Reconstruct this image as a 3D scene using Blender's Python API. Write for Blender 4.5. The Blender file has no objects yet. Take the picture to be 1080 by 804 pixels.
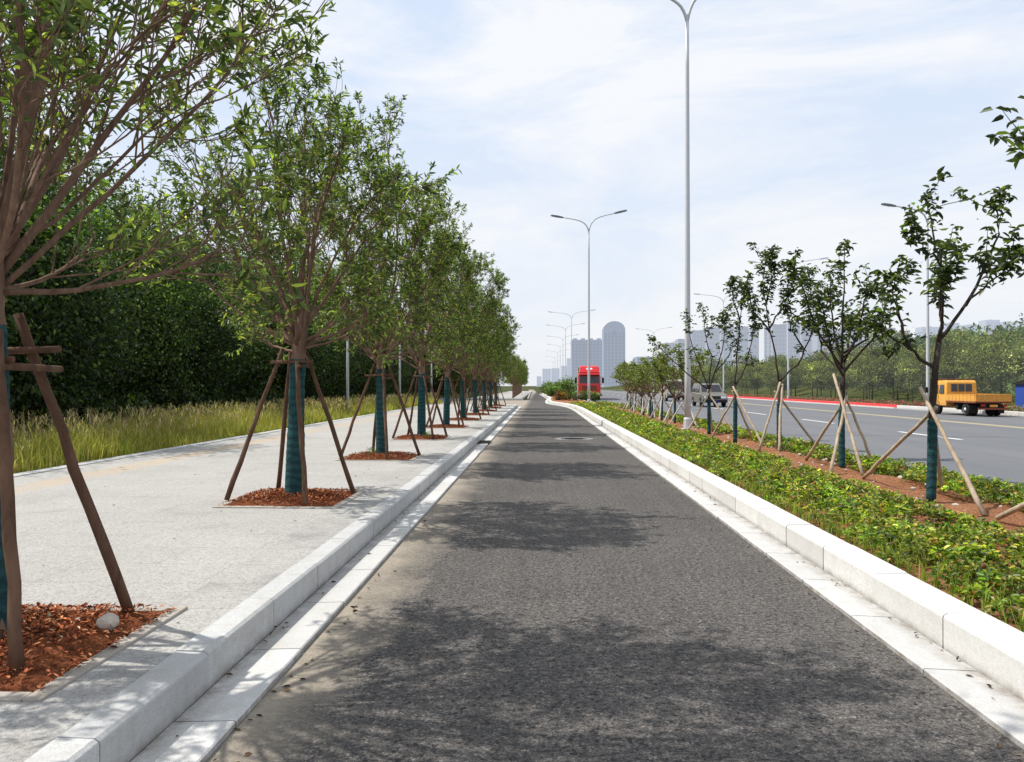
import bpy, bmesh, math
import numpy as np
from mathutils import Vector, Matrix
R = math.radians
PI = math.pi
scene = bpy.context.scene
COL = scene.collection
UP = np.array([0., 0., 1.])

# ------------------------------------------------------------------ helpers
def tag(o, label=None, cat=None, group=None, kind=None):
    if label: o['label'] = label
    if cat: o['category'] = cat
    if group: o['group'] = group
    if kind: o['kind'] = kind
    return o

def thing(name, label, cat, loc=(0, 0, 0), rz=0.0, group=None):
    o = bpy.data.objects.new(name, None)
    o.empty_display_size = 0.2
    COL.objects.link(o)
    o.location = loc
    o.rotation_euler = (0, 0, rz)
    return tag(o, label, cat, group)

def copy_tree(o, parent=None):
    c = o.copy()
    COL.objects.link(c)
    c.parent = parent
    for ch in list(o.children):
        copy_tree(ch, c)
    return c

def norm(v):
    v = np.asarray(v, float)
    return v / (np.linalg.norm(v, axis=-1, keepdims=True) + 1e-12)

class MB:
    """collects geometry for ONE mesh object"""
    def __init__(s):
        s.v = []; s.f = []; s.m = []; s.n = 0
    def add(s, verts, faces, mi=0):
        b = s.n
        for p in verts: s.v.append((float(p[0]), float(p[1]), float(p[2])))
        s.n += len(verts)
        for f in faces:
            s.f.append(tuple(b + i for i in f)); s.m.append(mi)
        return s
    def box(s, x0, x1, y0, y1, z0, z1, mi=0):
        return s.add([(x0,y0,z0),(x1,y0,z0),(x1,y1,z0),(x0,y1,z0),(x0,y0,z1),(x1,y0,z1),(x1,y1,z1),(x0,y1,z1)],
              [(0,3,2,1),(4,5,6,7),(0,1,5,4),(1,2,6,5),(2,3,7,6),(3,0,4,7)], mi)
    def tube(s, pts, rad, sides=6, cap=True, mi=0):
        pts = np.asarray(pts, float); n = len(pts)
        rad = np.broadcast_to(np.asarray(rad, float), (n,))
        t = norm(np.gradient(pts, axis=0))
        ref = np.array([1., 0, 0]) if abs(t[0][2]) > .8 else UP
        a = norm(np.cross(t, ref)); b = np.cross(t, a)
        an = np.linspace(0, 2*PI, sides, endpoint=False)
        ring = (pts[:, None, :] + rad[:, None, None]*(np.cos(an)[None, :, None]*a[:, None, :] + np.sin(an)[None, :, None]*b[:, None, :]))
        fs = []
        for i in range(n-1):
            for k in range(sides):
                k2 = (k+1) % sides
                fs.append((i*sides+k, i*sides+k2, (i+1)*sides+k2, (i+1)*sides+k))
        if cap:
            fs.append(tuple(range(sides))[::-1])
            fs.append(tuple((n-1)*sides+k for k in range(sides)))
        return s.add(ring.reshape(-1, 3), fs, mi)
    def prism(s, prof, x0, x1, top_in=None, mi=0):
        """profile in (y,z) extruded along x; top_in(z) -> inset at that height"""
        g = top_in or (lambda y, z: 0)
        n = len(prof)
        vs = [(x0+g(y, z), y, z) for y, z in prof] + [(x1-g(y, z), y, z) for y, z in prof]
        fs = [tuple(range(n)), tuple(range(2*n-1, n-1, -1))]
        for i in range(n):
            j = (i+1) % n
            fs.append((i, i+n, j+n, j))
        return s.add(vs, fs, mi)
    def wheel_x(s, x0, x1, cy, cz, r, sides=20, mi=0, inner=0.0):
        an = np.linspace(0, 2*PI, sides, endpoint=False)
        w = (x1-x0)
        pr = [(x0, r*.86), (x0+w*.12, r*.97), (x0+w*.3, r), (x1-w*.3, r), (x1-w*.12, r*.97), (x1, r*.86)]
        vs = []
        for x, rr in pr:
            for a in an: vs.append((x, cy+rr*math.cos(a), cz+rr*math.sin(a)))
        fs = []
        for i in range(len(pr)-1):
            for k in range(sides):
                k2 = (k+1) % sides
                fs.append((i*sides+k, i*sides+k2, (i+1)*sides+k2, (i+1)*sides+k))
        fs.append(tuple(range(sides))); fs.append(tuple((len(pr)-1)*sides+k for k in range(sides))[::-1])
        return s.add(vs, fs, mi)
    def build(s, name, mats, parent=None, bevel=0.0, smooth=False, seg=2):
        me = bpy.data.meshes.new(name)
        me.from_pydata(s.v, [], s.f)
        mats = mats if isinstance(mats, (list, tuple)) else [mats]
        for m in mats: me.materials.append(m)
        if len(mats) > 1: me.polygons.foreach_set('material_index', s.m)
        bm = bmesh.new(); bm.from_mesh(me)
        bmesh.ops.recalc_face_normals(bm, faces=bm.faces)
        if bevel:
            es = [e for e in bm.edges if len(e.link_faces) == 2 and e.calc_face_angle(0) > .35]
            bmesh.ops.bevel(bm, geom=es, offset=bevel, segments=seg, affect='EDGES', clamp_overlap=True, profile=.6)
        bm.to_mesh(me); bm.free()
        if smooth: me.polygons.foreach_set('use_smooth', [True]*len(me.polygons))
        o = bpy.data.objects.new(name, me)
        COL.objects.link(o); o.parent = parent
        return o

def np_mesh(name, V, loops, starts, totals, mat, col=None, parent=None):
    me = bpy.data.meshes.new(name)
    me.vertices.add(len(V)); me.vertices.foreach_set('co', np.ascontiguousarray(V, np.float32).ravel())
    me.loops.add(len(loops)); me.loops.foreach_set('vertex_index', np.ascontiguousarray(loops, np.int32))
    me.polygons.add(len(starts)); me.polygons.foreach_set('loop_start', np.ascontiguousarray(starts, np.int32))
    me.polygons.foreach_set('loop_total', np.ascontiguousarray(totals, np.int32))
    me.update(calc_edges=True)
    if col is not None:
        a = me.attributes.new('Col', 'FLOAT_COLOR', 'POINT')
        c4 = np.ones((len(V), 4), np.float32); c4[:, :3] = col
        a.data.foreach_set('color', c4.ravel())
    me.materials.append(mat)
    o = bpy.data.objects.new(name, me)
    COL.objects.link(o); o.parent = parent
    return o

def leaves(P, D, L, W, rng, fold=.25, droop=.15, upn=.5):
    """six-sided folded leaves: returns V (n,6,3)"""
    n = len(P); D = norm(D)
    L = np.broadcast_to(np.asarray(L, float), (n,))[:, None]; W = np.broadcast_to(np.asarray(W, float), (n,))[:, None]
    r = norm(rng.normal(size=(n, 3)) + upn*2*UP)
    S = norm(np.cross(D, r)); N = np.cross(S, D)
    b = P; m1 = P + D*L*.3; m2 = P + D*L*.68 - N*L*droop*.4; t = P + D*L - N*L*droop
    u = N*W*fold
    V = np.stack([b, m1+S*W*.46+u, m2+S*W*.36+u, t, m2-S*W*.36+u, m1-S*W*.46+u], 1)
    return V

def leaf_obj(name, Vs, cols, mat, parent=None):
    V = np.concatenate(Vs); C = np.concatenate(cols)
    n = len(V)
    base = (np.arange(n)*6)[:, None]
    loops = (base + np.array([0, 1, 2, 3, 0, 3, 4, 5])[None]).ravel()
    starts = np.arange(2*n)*4; tot = np.full(2*n, 4)
    col = np.repeat(C, 6, axis=0)
    return np_mesh(name, V.reshape(-1, 3), loops, starts, tot, mat, col, parent)

def pick(rng, n, cols, w):
    cols = np.array(cols, float); w = np.array(w, float)
    c = cols[rng.choice(len(cols), n, p=w/w.sum())]
    return np.clip(c*np.exp(rng.normal(0, .22, (n, 1)))*np.exp(rng.normal(0, .05, (n, 3))), 0.002, .9)

# ------------------------------------------------------------------ materials
HAZE = (.70, .77, .90)
class NT:
    def __init__(s, name):
        s.mat = bpy.data.materials.new(name); s.mat.use_nodes = True
        s.t = s.mat.node_tree; s.t.nodes.clear()
        s.out = s.n('ShaderNodeOutputMaterial')
    def n(s, typ, ins=None, **kw):
        nd = s.t.nodes.new(typ)
        for k, v in kw.items(): setattr(nd, k, v)
        for k, v in (ins or {}).items(): s.set(nd.inputs[k], v)
        return nd
    def set(s, sock, v):
        if isinstance(v, bpy.types.NodeSocket): s.t.links.new(v, sock)
        else:
            if isinstance(v, (tuple, list)) and len(v) == 3 and sock.type == 'RGBA': v = (*v, 1)
            sock.default_value = v
    def pos(s): return s.n('ShaderNodeTexCoord').outputs['Object']
    def noise(s, scale, detail=4, rough=.55, vec=None, dist=0.0):
        return s.n('ShaderNodeTexNoise', {'Vector': vec or s.pos(), 'Scale': scale, 'Detail': detail, 'Roughness': rough, 'Distortion': dist}).outputs['Fac']
    def ramp(s, fac, stops):
        r = s.n('ShaderNodeValToRGB', {'Fac': fac}); e = r.color_ramp.elements
        while len(e) < len(stops): e.new(.5)
        for el, (p, c) in zip(e, stops):
            el.position = p; el.color = (*c, 1) if isinstance(c, (tuple, list)) else (c, c, c, 1)
        return r.outputs['Color']
    def mix(s, fac, a, b, mode='MIX'):
        m = s.n('ShaderNodeMix', data_type='RGBA', blend_type=mode)
        s.set(m.inputs[0], fac); s.set(m.inputs[6], a); s.set(m.inputs[7], b)
        return m.outputs[2]
    def math(s, op, a, b=0.0, c=None, clamp=False):
        m = s.n('ShaderNodeMath', operation=op, use_clamp=clamp)
        s.set(m.inputs[0], a); s.set(m.inputs[1], b)
        if c is not None: s.set(m.inputs[2], c)
        return m.outputs[0]
    def bump(s, h, strength=.3, dist=.02):
        return s.n('ShaderNodeBump', {'Height': h, 'Strength': strength, 'Distance': dist}).outputs['Normal']
    def finish(s, color, rough=.8, metal=0.0, normal=None, haze=0.0, spec=.3, extra=None, transl=None):
        b = s.n('ShaderNodeBsdfPrincipled', {'Base Color': color, 'Roughness': rough, 'Metallic': metal, 'Specular IOR Level': spec})
        if normal is not None: s.set(b.inputs['Normal'], normal)
        sh = b.outputs[0]
        if transl:
            tr = s.n('ShaderNodeBsdfTranslucent', {'Color': transl[1]})
            sh = s.n('ShaderNodeMixShader', {0: transl[0], 1: sh, 2: tr.outputs[0]}).outputs[0]
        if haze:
            em = s.n('ShaderNodeEmission', {'Color': HAZE, 'Strength': .92})  # aerial haze painted into far materials as a fixed share of glow
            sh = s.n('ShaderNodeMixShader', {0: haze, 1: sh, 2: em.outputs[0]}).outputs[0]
        s.t.links.new(sh, s.out.inputs[0])
        return s.mat

def simple(name, col, rough=.7, metal=0.0, var=.15, scale=6, haze=0.0, spec=.3, bump=0.0):
    t = NT(name)
    f = t.noise(scale, 5)
    c = t.mix(f, tuple(x*(1-var) for x in col), tuple(min(1, x*(1+var)) for x in col))
    nm = t.bump(t.noise(scale*6, 3), bump, .01) if bump else None
    return t.finish(c, rough, metal, nm, haze, spec)

def leaf_mat(name, haze=0.0, transl=.28, rough=.5, spec=.35):
    t = NT(name)
    a = t.n('ShaderNodeAttribute', attribute_name='Col').outputs['Color']
    tc = t.mix(1.0, a, (1.5, 1.75, .55), 'MULTIPLY')
    return t.finish(a, rough, 0, None, haze, spec, transl=(transl, tc))

M = {}
M['leaf'] = leaf_mat('leaf_foliage', transl=.40, rough=.42, spec=.5)
M['leaf_dark'] = leaf_mat('woodland_foliage', transl=.26, rough=.55, spec=.3)
M['leaf_far'] = leaf_mat('distant_foliage', haze=.05, transl=.2, rough=.7, spec=.15)
M['leaf_hill'] = leaf_mat('hillside_foliage', haze=.08, transl=.2, rough=.8, spec=.1)
M['grass'] = leaf_mat('grass_blades', transl=.4, rough=.6, spec=.2)
M['litter'] = leaf_mat('dry_litter', transl=.0, rough=.8, spec=.1)

def mk_asphalt():
    t = NT('cycle_lane_asphalt'); p = t.pos()
    sep = t.n('ShaderNodeSeparateXYZ', {0: p})
    big = t.noise(.7, 5, .6); fine = t.noise(95, 3, .7); mid = t.noise(9, 5, .65)
    vo = t.n('ShaderNodeTexVoronoi', {'Vector': p, 'Scale': 85.0, 'Randomness': 1.0})
    v2 = t.n('ShaderNodeTexVoronoi', {'Vector': p, 'Scale': 60.0, 'Randomness': 1.0})
    c = t.ramp(big, [(.3, (.128, .117, .108)), (.7, (.195, .178, .163))])
    c = t.mix(t.ramp(mid, [(.38, .0), (.72, .7)]), c, (.175, .16, .148))
    g2 = t.noise(30, 5, .8)
    c = t.mix(t.ramp(g2, [(.36, .85), (.53, 0)]), c, (.030, .028, .028))
    c = t.mix(t.ramp(g2, [(.54, 0), (.68, .7)]), c, (.36, .335, .305))
    c = t.mix(t.ramp(fine, [(.38, .75), (.62, 0)]), c, (.022, .021, .021))
    c = t.mix(t.ramp(vo.outputs['Color'], [(.76, 0), (.95, .55)]), c, (.33, .315, .295))
    c = t.mix(t.ramp(v2.outputs['Color'], [(.12, .8), (.34, 0)]), c, (.02, .02, .02))
    # fine longitudinal roller marks
    st = t.n('ShaderNodeMapping', {'Vector': p, 'Scale': (7, .12, 1)})
    c = t.mix(t.ramp(t.noise(1.0, 4, .6, st.outputs[0]), [(.45, 0), (.75, .35)]), c, (.05, .048, .047))
    # sand and dust along the left edge
    d = t.math('MULTIPLY_ADD', sep.outputs[0], -2.0, -1.85)
    d = t.math('ADD', d, t.math('MULTIPLY_ADD', t.noise(1.6, 6, .7), 1.9, -.95), clamp=True)
    c = t.mix(t.math('MULTIPLY', d, .72), c, t.mix(t.noise(22, 5, .8), (.16, .135, .105), (.60, .52, .41)))
    d2 = t.math('MULTIPLY_ADD', sep.outputs[0], 1.9, -3.75)
    d2 = t.math('ADD', d2, t.math('MULTIPLY_ADD', t.noise(2.4, 6, .7), 1.6, -.85), clamp=True)
    c = t.mix(t.math('MULTIPLY', d2, .5), c, (.22, .19, .155))
    h = t.math('ADD', fine, t.math('MULTIPLY', vo.outputs['Distance'], .7))
    return t.finish(c, .9, 0, t.bump(h, .55, .008), spec=.15)
M['asphalt'] = mk_asphalt()

def mk_road():
    t = NT('main_road_asphalt'); p = t.pos()
    mp = t.n('ShaderNodeMapping', {'Vector': p, 'Scale': (1, .04, 1)})
    c = t.ramp(t.noise(1.1, 5, .6, mp.outputs[0]), [(.3, (.125, .13, .142)), (.7, (.165, .17, .182))])
    c = t.mix(t.ramp(t.noise(60, 3), [(.4, .35), (.6, 0)]), c, (.085, .088, .095))
    c = t.mix(t.ramp(t.noise(.25, 4), [(.45, 0), (.7, .4)]), c, (.17, .168, .165))
    return t.finish(c, .85, 0, t.bump(t.noise(80, 2), .4, .01), spec=.25)
M['road'] = mk_road()

def mk_pavement():
    t = NT('aggregate_pavement'); p = t.pos()
    fine = t.noise(70, 3, .75); mid = t.noise(14, 5, .7); big = t.noise(.6, 5, .6)
    vo = t.n('ShaderNodeTexVoronoi', {'Vector': p, 'Scale': 55.0})
    c = t.ramp(big, [(.3, (.40, .388, .37)), (.7, (.49, .475, .45))])
    c = t.mix(t.ramp(fine, [(.36, .7), (.56, 0)]), c, (.16, .155, .15))
    c = t.mix(t.ramp(vo.outputs['Color'], [(.55, 0), (.9, .6)]), c, (.5, .49, .47))
    c = t.mix(t.ramp(mid, [(.52, 0), (.8, .4)]), c, (.3, .26, .21))
    c = t.mix(t.ramp(t.noise(1.7, 6, .7, None, .4), [(.56, 0), (.72, .38)]), c, (.25, .225, .19))
    br = t.n('ShaderNodeTexBrick', {'Vector': p, 'Scale': 1.0, 'Mortar Size': .006, 'Mortar Smooth': .3, 'Brick Width': 1.2, 'Row Height': .6, 'Color1': (1,1,1,1), 'Color2': (.93,.92,.91,1), 'Mortar': (.62,.6,.57,1)})
    c = t.mix(.6, c, t.mix(1.0, c, br.outputs['Color'], 'MULTIPLY'))
    sep = t.n('ShaderNodeSeparateXYZ', {0: p})
    # worn yellow tactile strip set in the slabs
    a = t.math('GREATER_THAN', sep.outputs[0], -7.3); b = t.math('LESS_THAN', sep.outputs[0], -6.75)
    k = t.math('MULTIPLY', t.math('MULTIPLY', a, b), t.ramp(t.noise(1.2, 5, .7), [(.32, .2), (.65, .72)]))
    c = t.mix(k, c, (.46, .36, .25))
    # darker streaks near the kerb
    e = t.math('GREATER_THAN', sep.outputs[0], -2.35)
    e = t.math('MULTIPLY', e, t.ramp(t.noise(2.2, 6, .75), [(.45, 0), (.7, .55)]))
    c = t.mix(e, c, (.17, .165, .16))
    return t.finish(c, .9, 0, t.bump(t.math('ADD', fine, mid), .6, .012), spec=.2)
M['pavement'] = mk_pavement()

def mk_granite(name, base, stain=.35, dirt=None):
    t = NT(name); p = t.pos()
    fine = t.noise(160, 2, .7); mid = t.noise(5, 6, .7); 
    gi = t.n('ShaderNodeNewGeometry').outputs['Random Per Island']
    c = t.mix(gi, tuple(x*.88 for x in base), tuple(x*1.08 for x in base))
    c = t.mix(t.ramp(fine, [(.35, .65), (.55, 0)]), c, tuple(x*.55 for x in base))
    c = t.mix(t.ramp(t.noise(30,4,.8), [(.35, .5), (.55, 0)]), c, tuple(x*.72 for x in base))
    c = t.mix(t.ramp(mid, [(.45, 0), (.75, stain)]), c, (base[0]*.62, base[1]*.57, base[2]*.49))
    mp = t.n('ShaderNodeMapping', {'Vector': p, 'Scale': (6, 6, .7)})
    c = t.mix(t.ramp(t.noise(3, 5, .7, mp.outputs[0]), [(.55, 0), (.8, stain*.8)]), c, tuple(x*.6 for x in base))
    if dirt:
        z = t.n('ShaderNodeSeparateXYZ', {0: p}).outputs[2]
        k = t.math('DIVIDE', t.math('SUBTRACT', dirt[1], z), dirt[1]-dirt[0], clamp=True)
        k = t.math('MULTIPLY', k, t.ramp(t.noise(7, 6, .75), [(.36, .1), (.62, .95)]))
        c = t.mix(t.math('MULTIPLY', k, .75), c, (.15, .115, .085))
    return t.finish(c, .75, 0, t.bump(t.math('ADD', fine, mid), .25, .006), spec=.3)
M['kerb'] = mk_granite('granite_kerb', (.54, .54, .535), .55, (.0, .08))
M['kerb_right'] = mk_granite('pale_granite_kerb', (.68, .67, .645), .32, (.0, .065))
M['gutter'] = mk_granite('gutter_slab', (.60, .595, .58), .4, (.0225, .0275))
M['edging'] = mk_granite('pit_edging_stone', (.44, .40, .35), .6)

def mk_soil(name, a, b, c2, bs=1.0):
    t = NT(name)
    f = t.noise(3, 6, .7); g = t.noise(28, 5, .7)
    c = t.ramp(f, [(.3, a), (.7, b)])
    c = t.mix(t.ramp(g, [(.35, .8), (.6, 0)]), c, c2)
    c = t.mix(t.ramp(t.noise(60, 3), [(.6, 0), (.75, .4)]), c, tuple(min(1, x*1.7) for x in b))
    return t.finish(c, .95, 0, t.bump(t.math('ADD', g, f), bs, .05), spec=.1)
M['soil'] = mk_soil('red_mulch_soil', (.21, .066, .028), (.38, .13, .056), (.085, .027, .013))
M['verge_soil'] = mk_soil('verge_soil', (.32, .135, .065), (.46, .225, .12), (.17, .07, .035))
def mk_ground():
    t = NT('rough_ground')
    c = t.ramp(t.noise(.12, 6, .65), [(.3, (.035, .05, .015)), (.55, (.07, .08, .025)), (.75, (.13, .11, .05))])
    c = t.mix(t.ramp(t.noise(9, 4), [(.4, .6), (.6, 0)]), c, (.025, .032, .012))
    return t.finish(c, .95, 0, t.bump(t.noise(7, 4), .7, .1), spec=.1)
M['ground'] = mk_ground()
M['verge_grass'] = simple('verge_grass', (.09, .105, .03), .95, var=.4, scale=1.5, bump=.5, spec=.1)
M['white_paint'] = simple('white_road_paint', (.62, .62, .60), .7, var=.15, scale=8)
M['yellow_paint'] = simple('yellow_road_paint', (.48, .40, .20), .7, var=.2, scale=5)
M['red_paint'] = simple('red_kerb_paint', (.62, .045, .05), .6, var=.2, scale=3)

def mk_bark(name, a, b, sc=1.0, spec=.15):
    t = NT(name); mp = t.n('ShaderNodeMapping', {'Vector': t.pos(), 'Scale': (14*sc, 14*sc, 3*sc)})
    f = t.noise(1.0, 6, .7, mp.outputs[0], .6); g = t.noise(5*sc, 4)
    c = t.ramp(f, [(.3, a), (.68, b)])
    c = t.mix(t.ramp(g, [(.5, 0), (.75, .4)]), c, tuple(x*1.3 for x in b))
    return t.finish(c, .9, 0, t.bump(f, .8, .012), spec=spec)
M['bark'] = mk_bark('street_tree_bark', (.085, .048, .034), (.25, .16, .115))
M['bark_dark'] = mk_bark('young_tree_bark', (.022, .017, .014), (.07, .055, .045))
M['bark_wood'] = mk_bark('woodland_bark', (.02, .016, .012), (.05, .042, .033))
M['bark_pale'] = mk_bark('pale_bark', (.18, .16, .13), (.36, .33, .28))
M['stake'] = mk_bark('brown_stake_wood', (.062, .034, .022), (.165, .095, .062), .8)
M['stake_pale'] = mk_bark('pale_stake_wood', (.27, .20, .135), (.50, .41, .31), .8)
M['stake_white'] = mk_bark('whitewashed_stake_wood', (.33, .30, .27), (.58, .55, .5), .8)

def mk_wrap():
    t = NT('green_trunk_wrap'); p = t.pos()
    sep = t.n('ShaderNodeSeparateXYZ', {0: p})
    w = t.math('ADD', t.math('MULTIPLY', sep.outputs[2], 62.0), t.math('MULTIPLY', t.noise(5, 4, .7), 16.0))
    s = t.math('MULTIPLY_ADD', t.math('SINE', w), .5, .5)
    c = t.mix(s, (.010, .040, .046), (.018, .072, .078))
    c = t.mix(t.ramp(t.noise(8, 5, .7), [(.5, 0), (.75, .5)]), c, (.035, .085, .075))
    return t.finish(c, .75, 0, t.bump(t.math('ADD', t.math('MULTIPLY', s, .5), t.noise(40, 4)), .7, .012), spec=.2)
M['wrap'] = mk_wrap()
def mk_lamp():
    return simple('galvanised_lamp_paint', (.52, .53, .56), .45, 0.0, .06, 2, spec=.4)
M['lamp'] = mk_lamp()
M['lamp_far'] = simple('hazy_lamp_paint', (.48, .49, .53), .5, 0.0, .06, 2, haze=.35)
M['lamp_head'] = simple('grey_lamp_head', (.16, .17, .20), .5, 0, .1, 4)
M['lens'] = simple('lamp_lens', (.55, .57, .6), .25, 0, .05, 4)
M['black'] = simple('black_rubber', (.012, .012, .013), .8, 0, .3, 20)
M['dark'] = simple('dark_chassis', (.018, .016, .015), .75, 0, .4, 10)
M['glass'] = simple('dark_window_glass', (.018, .022, .028), .08, 0, .2, 2, spec=.6)
M['chrome'] = simple('dull_metal', (.45, .45, .46), .35, .7, .15, 10)
def mk_truck():
    t = NT('yellow_truck_paint'); z = t.n('ShaderNodeSeparateXYZ', {0: t.pos()}).outputs[2]
    c = t.mix(t.noise(4, 5), (.70, .33, .045), (.84, .42, .07))
    k = t.math('MULTIPLY', t.math('DIVIDE', t.math('SUBTRACT', 1.25, z), .9, clamp=True), t.ramp(t.noise(6, 6, .75), [(.35, .1), (.65, .8)]))
    c = t.mix(k, c, (.30, .19, .10))
    return t.finish(c, .48, 0, t.bump(t.noise(5, 2), .15, .02), spec=.4)
M['yellow'] = mk_truck()
M['yellow_worn'] = simple('worn_yellow_truck_paint', (.66, .30, .06), .6, 0, .5, 9, bump=.3)
M['rust'] = simple('rusty_red_steel', (.20, .055, .03), .8, 0, .4, 14)
M['red_truck'] = simple('red_lorry_paint', (.62, .02, .025), .35, 0, .08, 3, spec=.5)
M['silver'] = simple('silver_grey_car_paint', (.20, .195, .17), .3, .3, .06, 3, spec=.5)
M['khaki'] = simple('khaki_van_paint', (.30, .29, .23), .6, 0, .1, 3)
M['white_plastic'] = simple('white_light_plastic', (.75, .76, .78), .25, 0, .05, 5, spec=.5)
M['red_lens'] = simple('red_light_lens', (.35, .012, .01), .3, 0, .1, 5)
M['plate_blue'] = simple('number_plate', (.02, .05, .22), .5, 0, .1, 5)
M['iron'] = simple('cast_iron', (.03, .028, .027), .7, .3, .3, 30, bump=.4)
M['concrete'] = simple('concrete_collar', (.22, .21, .20), .9, 0, .45, 5, bump=.4)
M['stone'] = simple('pale_rubble_stone', (.48, .43, .37), .9, 0, .25, 14, bump=.5)
M['blue'] = simple('blue_sheet_steel', (.03, .07, .32), .5, 0, .15, 2)
M['post'] = simple('grey_steel_post', (.36, .37, .38), .6, 0, .1, 3)
M['steel_dark'] = simple('weathered_roof_sheet', (.10, .10, .11), .7, 0, .15, .02, haze=.3)

# ------------------------------------------------------------------ world, sun, camera
SUN_EL, SUN_AZ_DIR = 55.5, np.array([-1.0, 0.12])   # the sun stands to the left and slightly ahead
W = bpy.data.worlds.new('World'); scene.world = W; W.use_nodes = True
nt = W.node_tree; nt.nodes.clear()
def wn(t, **kw):
    n = nt.nodes.new(t)
    for k, v in kw.items(): setattr(n, k, v)
    return n
sky = wn('ShaderNodeTexSky', sky_type='NISHITA', sun_disc=False)
sky.sun_elevation = R(SUN_EL)
sky.sun_rotation = math.atan2(SUN_AZ_DIR[0], SUN_AZ_DIR[1])
sky.air_density = 1.0; sky.dust_density = 2.5; sky.ozone_density = 1.2
tc = wn('ShaderNodeTexCoord')
mp = wn('ShaderNodeMapping'); mp.inputs['Scale'].default_value = (1.0, 1.0, 3.2); mp.inputs['Rotation'].default_value = (.25, .1, .6)
n1 = wn('ShaderNodeTexNoise'); n1.inputs['Scale'].default_value = 2.2; n1.inputs['Detail'].default_value = 9; n1.inputs['Roughness'].default_value = .62; n1.inputs['Distortion'].default_value = .5
nt.links.new(tc.outputs['Generated'], mp.inputs[0]); nt.links.new(mp.outputs[0], n1.inputs['Vector'])
rp = wn('ShaderNodeValToRGB'); rp.color_ramp.elements[0].position = .42; rp.color_ramp.elements[0].color = (.0,)*3+(1,)
rp.color_ramp.elements[1].position = .60; rp.color_ramp.elements[1].color = (1.,)*3+(1,)
nt.links.new(n1.outputs['Fac'], rp.inputs[0])
pal = wn('ShaderNodeMix', data_type='RGBA'); nt.links.new(rp.outputs[0], pal.inputs[0])
pal.inputs[6].default_value = (7.5, 8.7, 10.6, 1); pal.inputs[7].default_value = (10.3, 10.45, 10.8, 1)
# whiter haze towards the horizon
sxyz = wn('ShaderNodeSeparateXYZ'); nt.links.new(tc.outputs['Generated'], sxyz.inputs[0])
hr = wn('ShaderNodeMapRange'); hr.inputs['From Min'].default_value = .02; hr.inputs['From Max'].default_value = .36; hr.inputs['To Min'].default_value = 1; hr.inputs['To Max'].default_value = 0
nt.links.new(sxyz.outputs[2], hr.inputs['Value'])
hm = wn('ShaderNodeMath', operation='MULTIPLY'); hm.inputs[1].default_value = .8; nt.links.new(hr.outputs[0], hm.inputs[0])
ph_ = wn('ShaderNodeMix', data_type='RGBA'); nt.links.new(hm.outputs[0], ph_.inputs[0]); nt.links.new(pal.outputs[2], ph_.inputs[6]); ph_.inputs[7].default_value = (9.8, 9.95, 10.25, 1)
mx = wn('ShaderNodeMix', data_type='RGBA'); mx.inputs[0].default_value = .88; nt.links.new(sky.outputs[0], mx.inputs[6]); nt.links.new(ph_.outputs[2], mx.inputs[7])
bg = wn('ShaderNodeBackground'); bg.inputs[1].default_value = .1
nt.links.new(mx.outputs[2], bg.inputs[0])
wo = wn('ShaderNodeOutputWorld'); nt.links.new(bg.outputs[0], wo.inputs[0])

sl = bpy.data.lights.new('sun', 'SUN'); sl.energy = 5.0; sl.angle = R(.5); sl.color = (1, .955, .88)
so = bpy.data.objects.new('sun', sl); COL.objects.link(so); so.location = (-20, 5, 30)
az = norm(SUN_AZ_DIR)
sd = Vector((az[0]*math.cos(R(SUN_EL)), az[1]*math.cos(R(SUN_EL)), math.sin(R(SUN_EL))))
so.rotation_euler = sd.to_track_quat('Z', 'Y').to_euler()

cam = bpy.data.cameras.new('camera'); cam.sensor_width = 36; cam.lens = 820/1080*36; cam.clip_start = .05; cam.clip_end = 6000
co = bpy.data.objects.new('camera', cam); COL.objects.link(co)
co.location = (0, 0, 1.6); co.rotation_euler = (R(90+.35), 0, R(2.1))
scene.camera = co
vs = scene.view_settings; vs.view_transform = 'Standard'; vs.look = 'None'; vs.exposure = 0; vs.gamma = 1

# ------------------------------------------------------------------ setting
def lerp(tab, y):
    ys = [a for a, b in tab]; xs = [b for a, b in tab]
    return float(np.interp(y, ys, xs))
def smooth_tab(tab, lo, hi, step, win=9):
    ys = np.arange(lo, hi+step, step); xs = np.interp(ys, [a for a, b in tab], [b for a, b in tab])
    k = np.ones(win)/win
    xs = np.convolve(np.pad(xs, win//2, 'edge'), k, 'valid')
    return list(zip(ys, xs))
RE = smooth_tab([(-6, 2.11), (50, 2.11), (58, 1.9), (69, .45), (80, .45), (91, .75), (149, -.3), (320, -3)], -6, 320, 1.0, 7)   # right asphalt edge
ME = smooth_tab([(-6, 6.4), (45, 6.4), (65, 5.2), (88, 3.9), (137, 6.0), (320, 8)], -6, 320, 2.0, 7)                            # main road near edge
re = lambda y: lerp(RE, y)
me_ = lambda y: lerp(ME, y)

def ribbon(name, left, right, ys, z, mat, zr=None, parent=None, kind='structure', cols=1, bump_fn=None):
    V = []; F = []
    for y in ys:
        a, b = left(y), right(y)
        for k in range(cols+1):
            t = k/cols; x = a+(b-a)*t
            zz = z if zr is None else z+(zr-z)*t
            if bump_fn: zz += bump_fn(x, y, t)
            V.append((x, y, zz))
    for i in range(len(ys)-1):
        for k in range(cols):
            p = i*(cols+1)+k
            F.append((p, p+1, p+cols+2, p+cols+1))
    m = MB(); m.add(V, F); o = m.build(name, mat, parent)
    if kind: o['kind'] = kind
    return o

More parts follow.
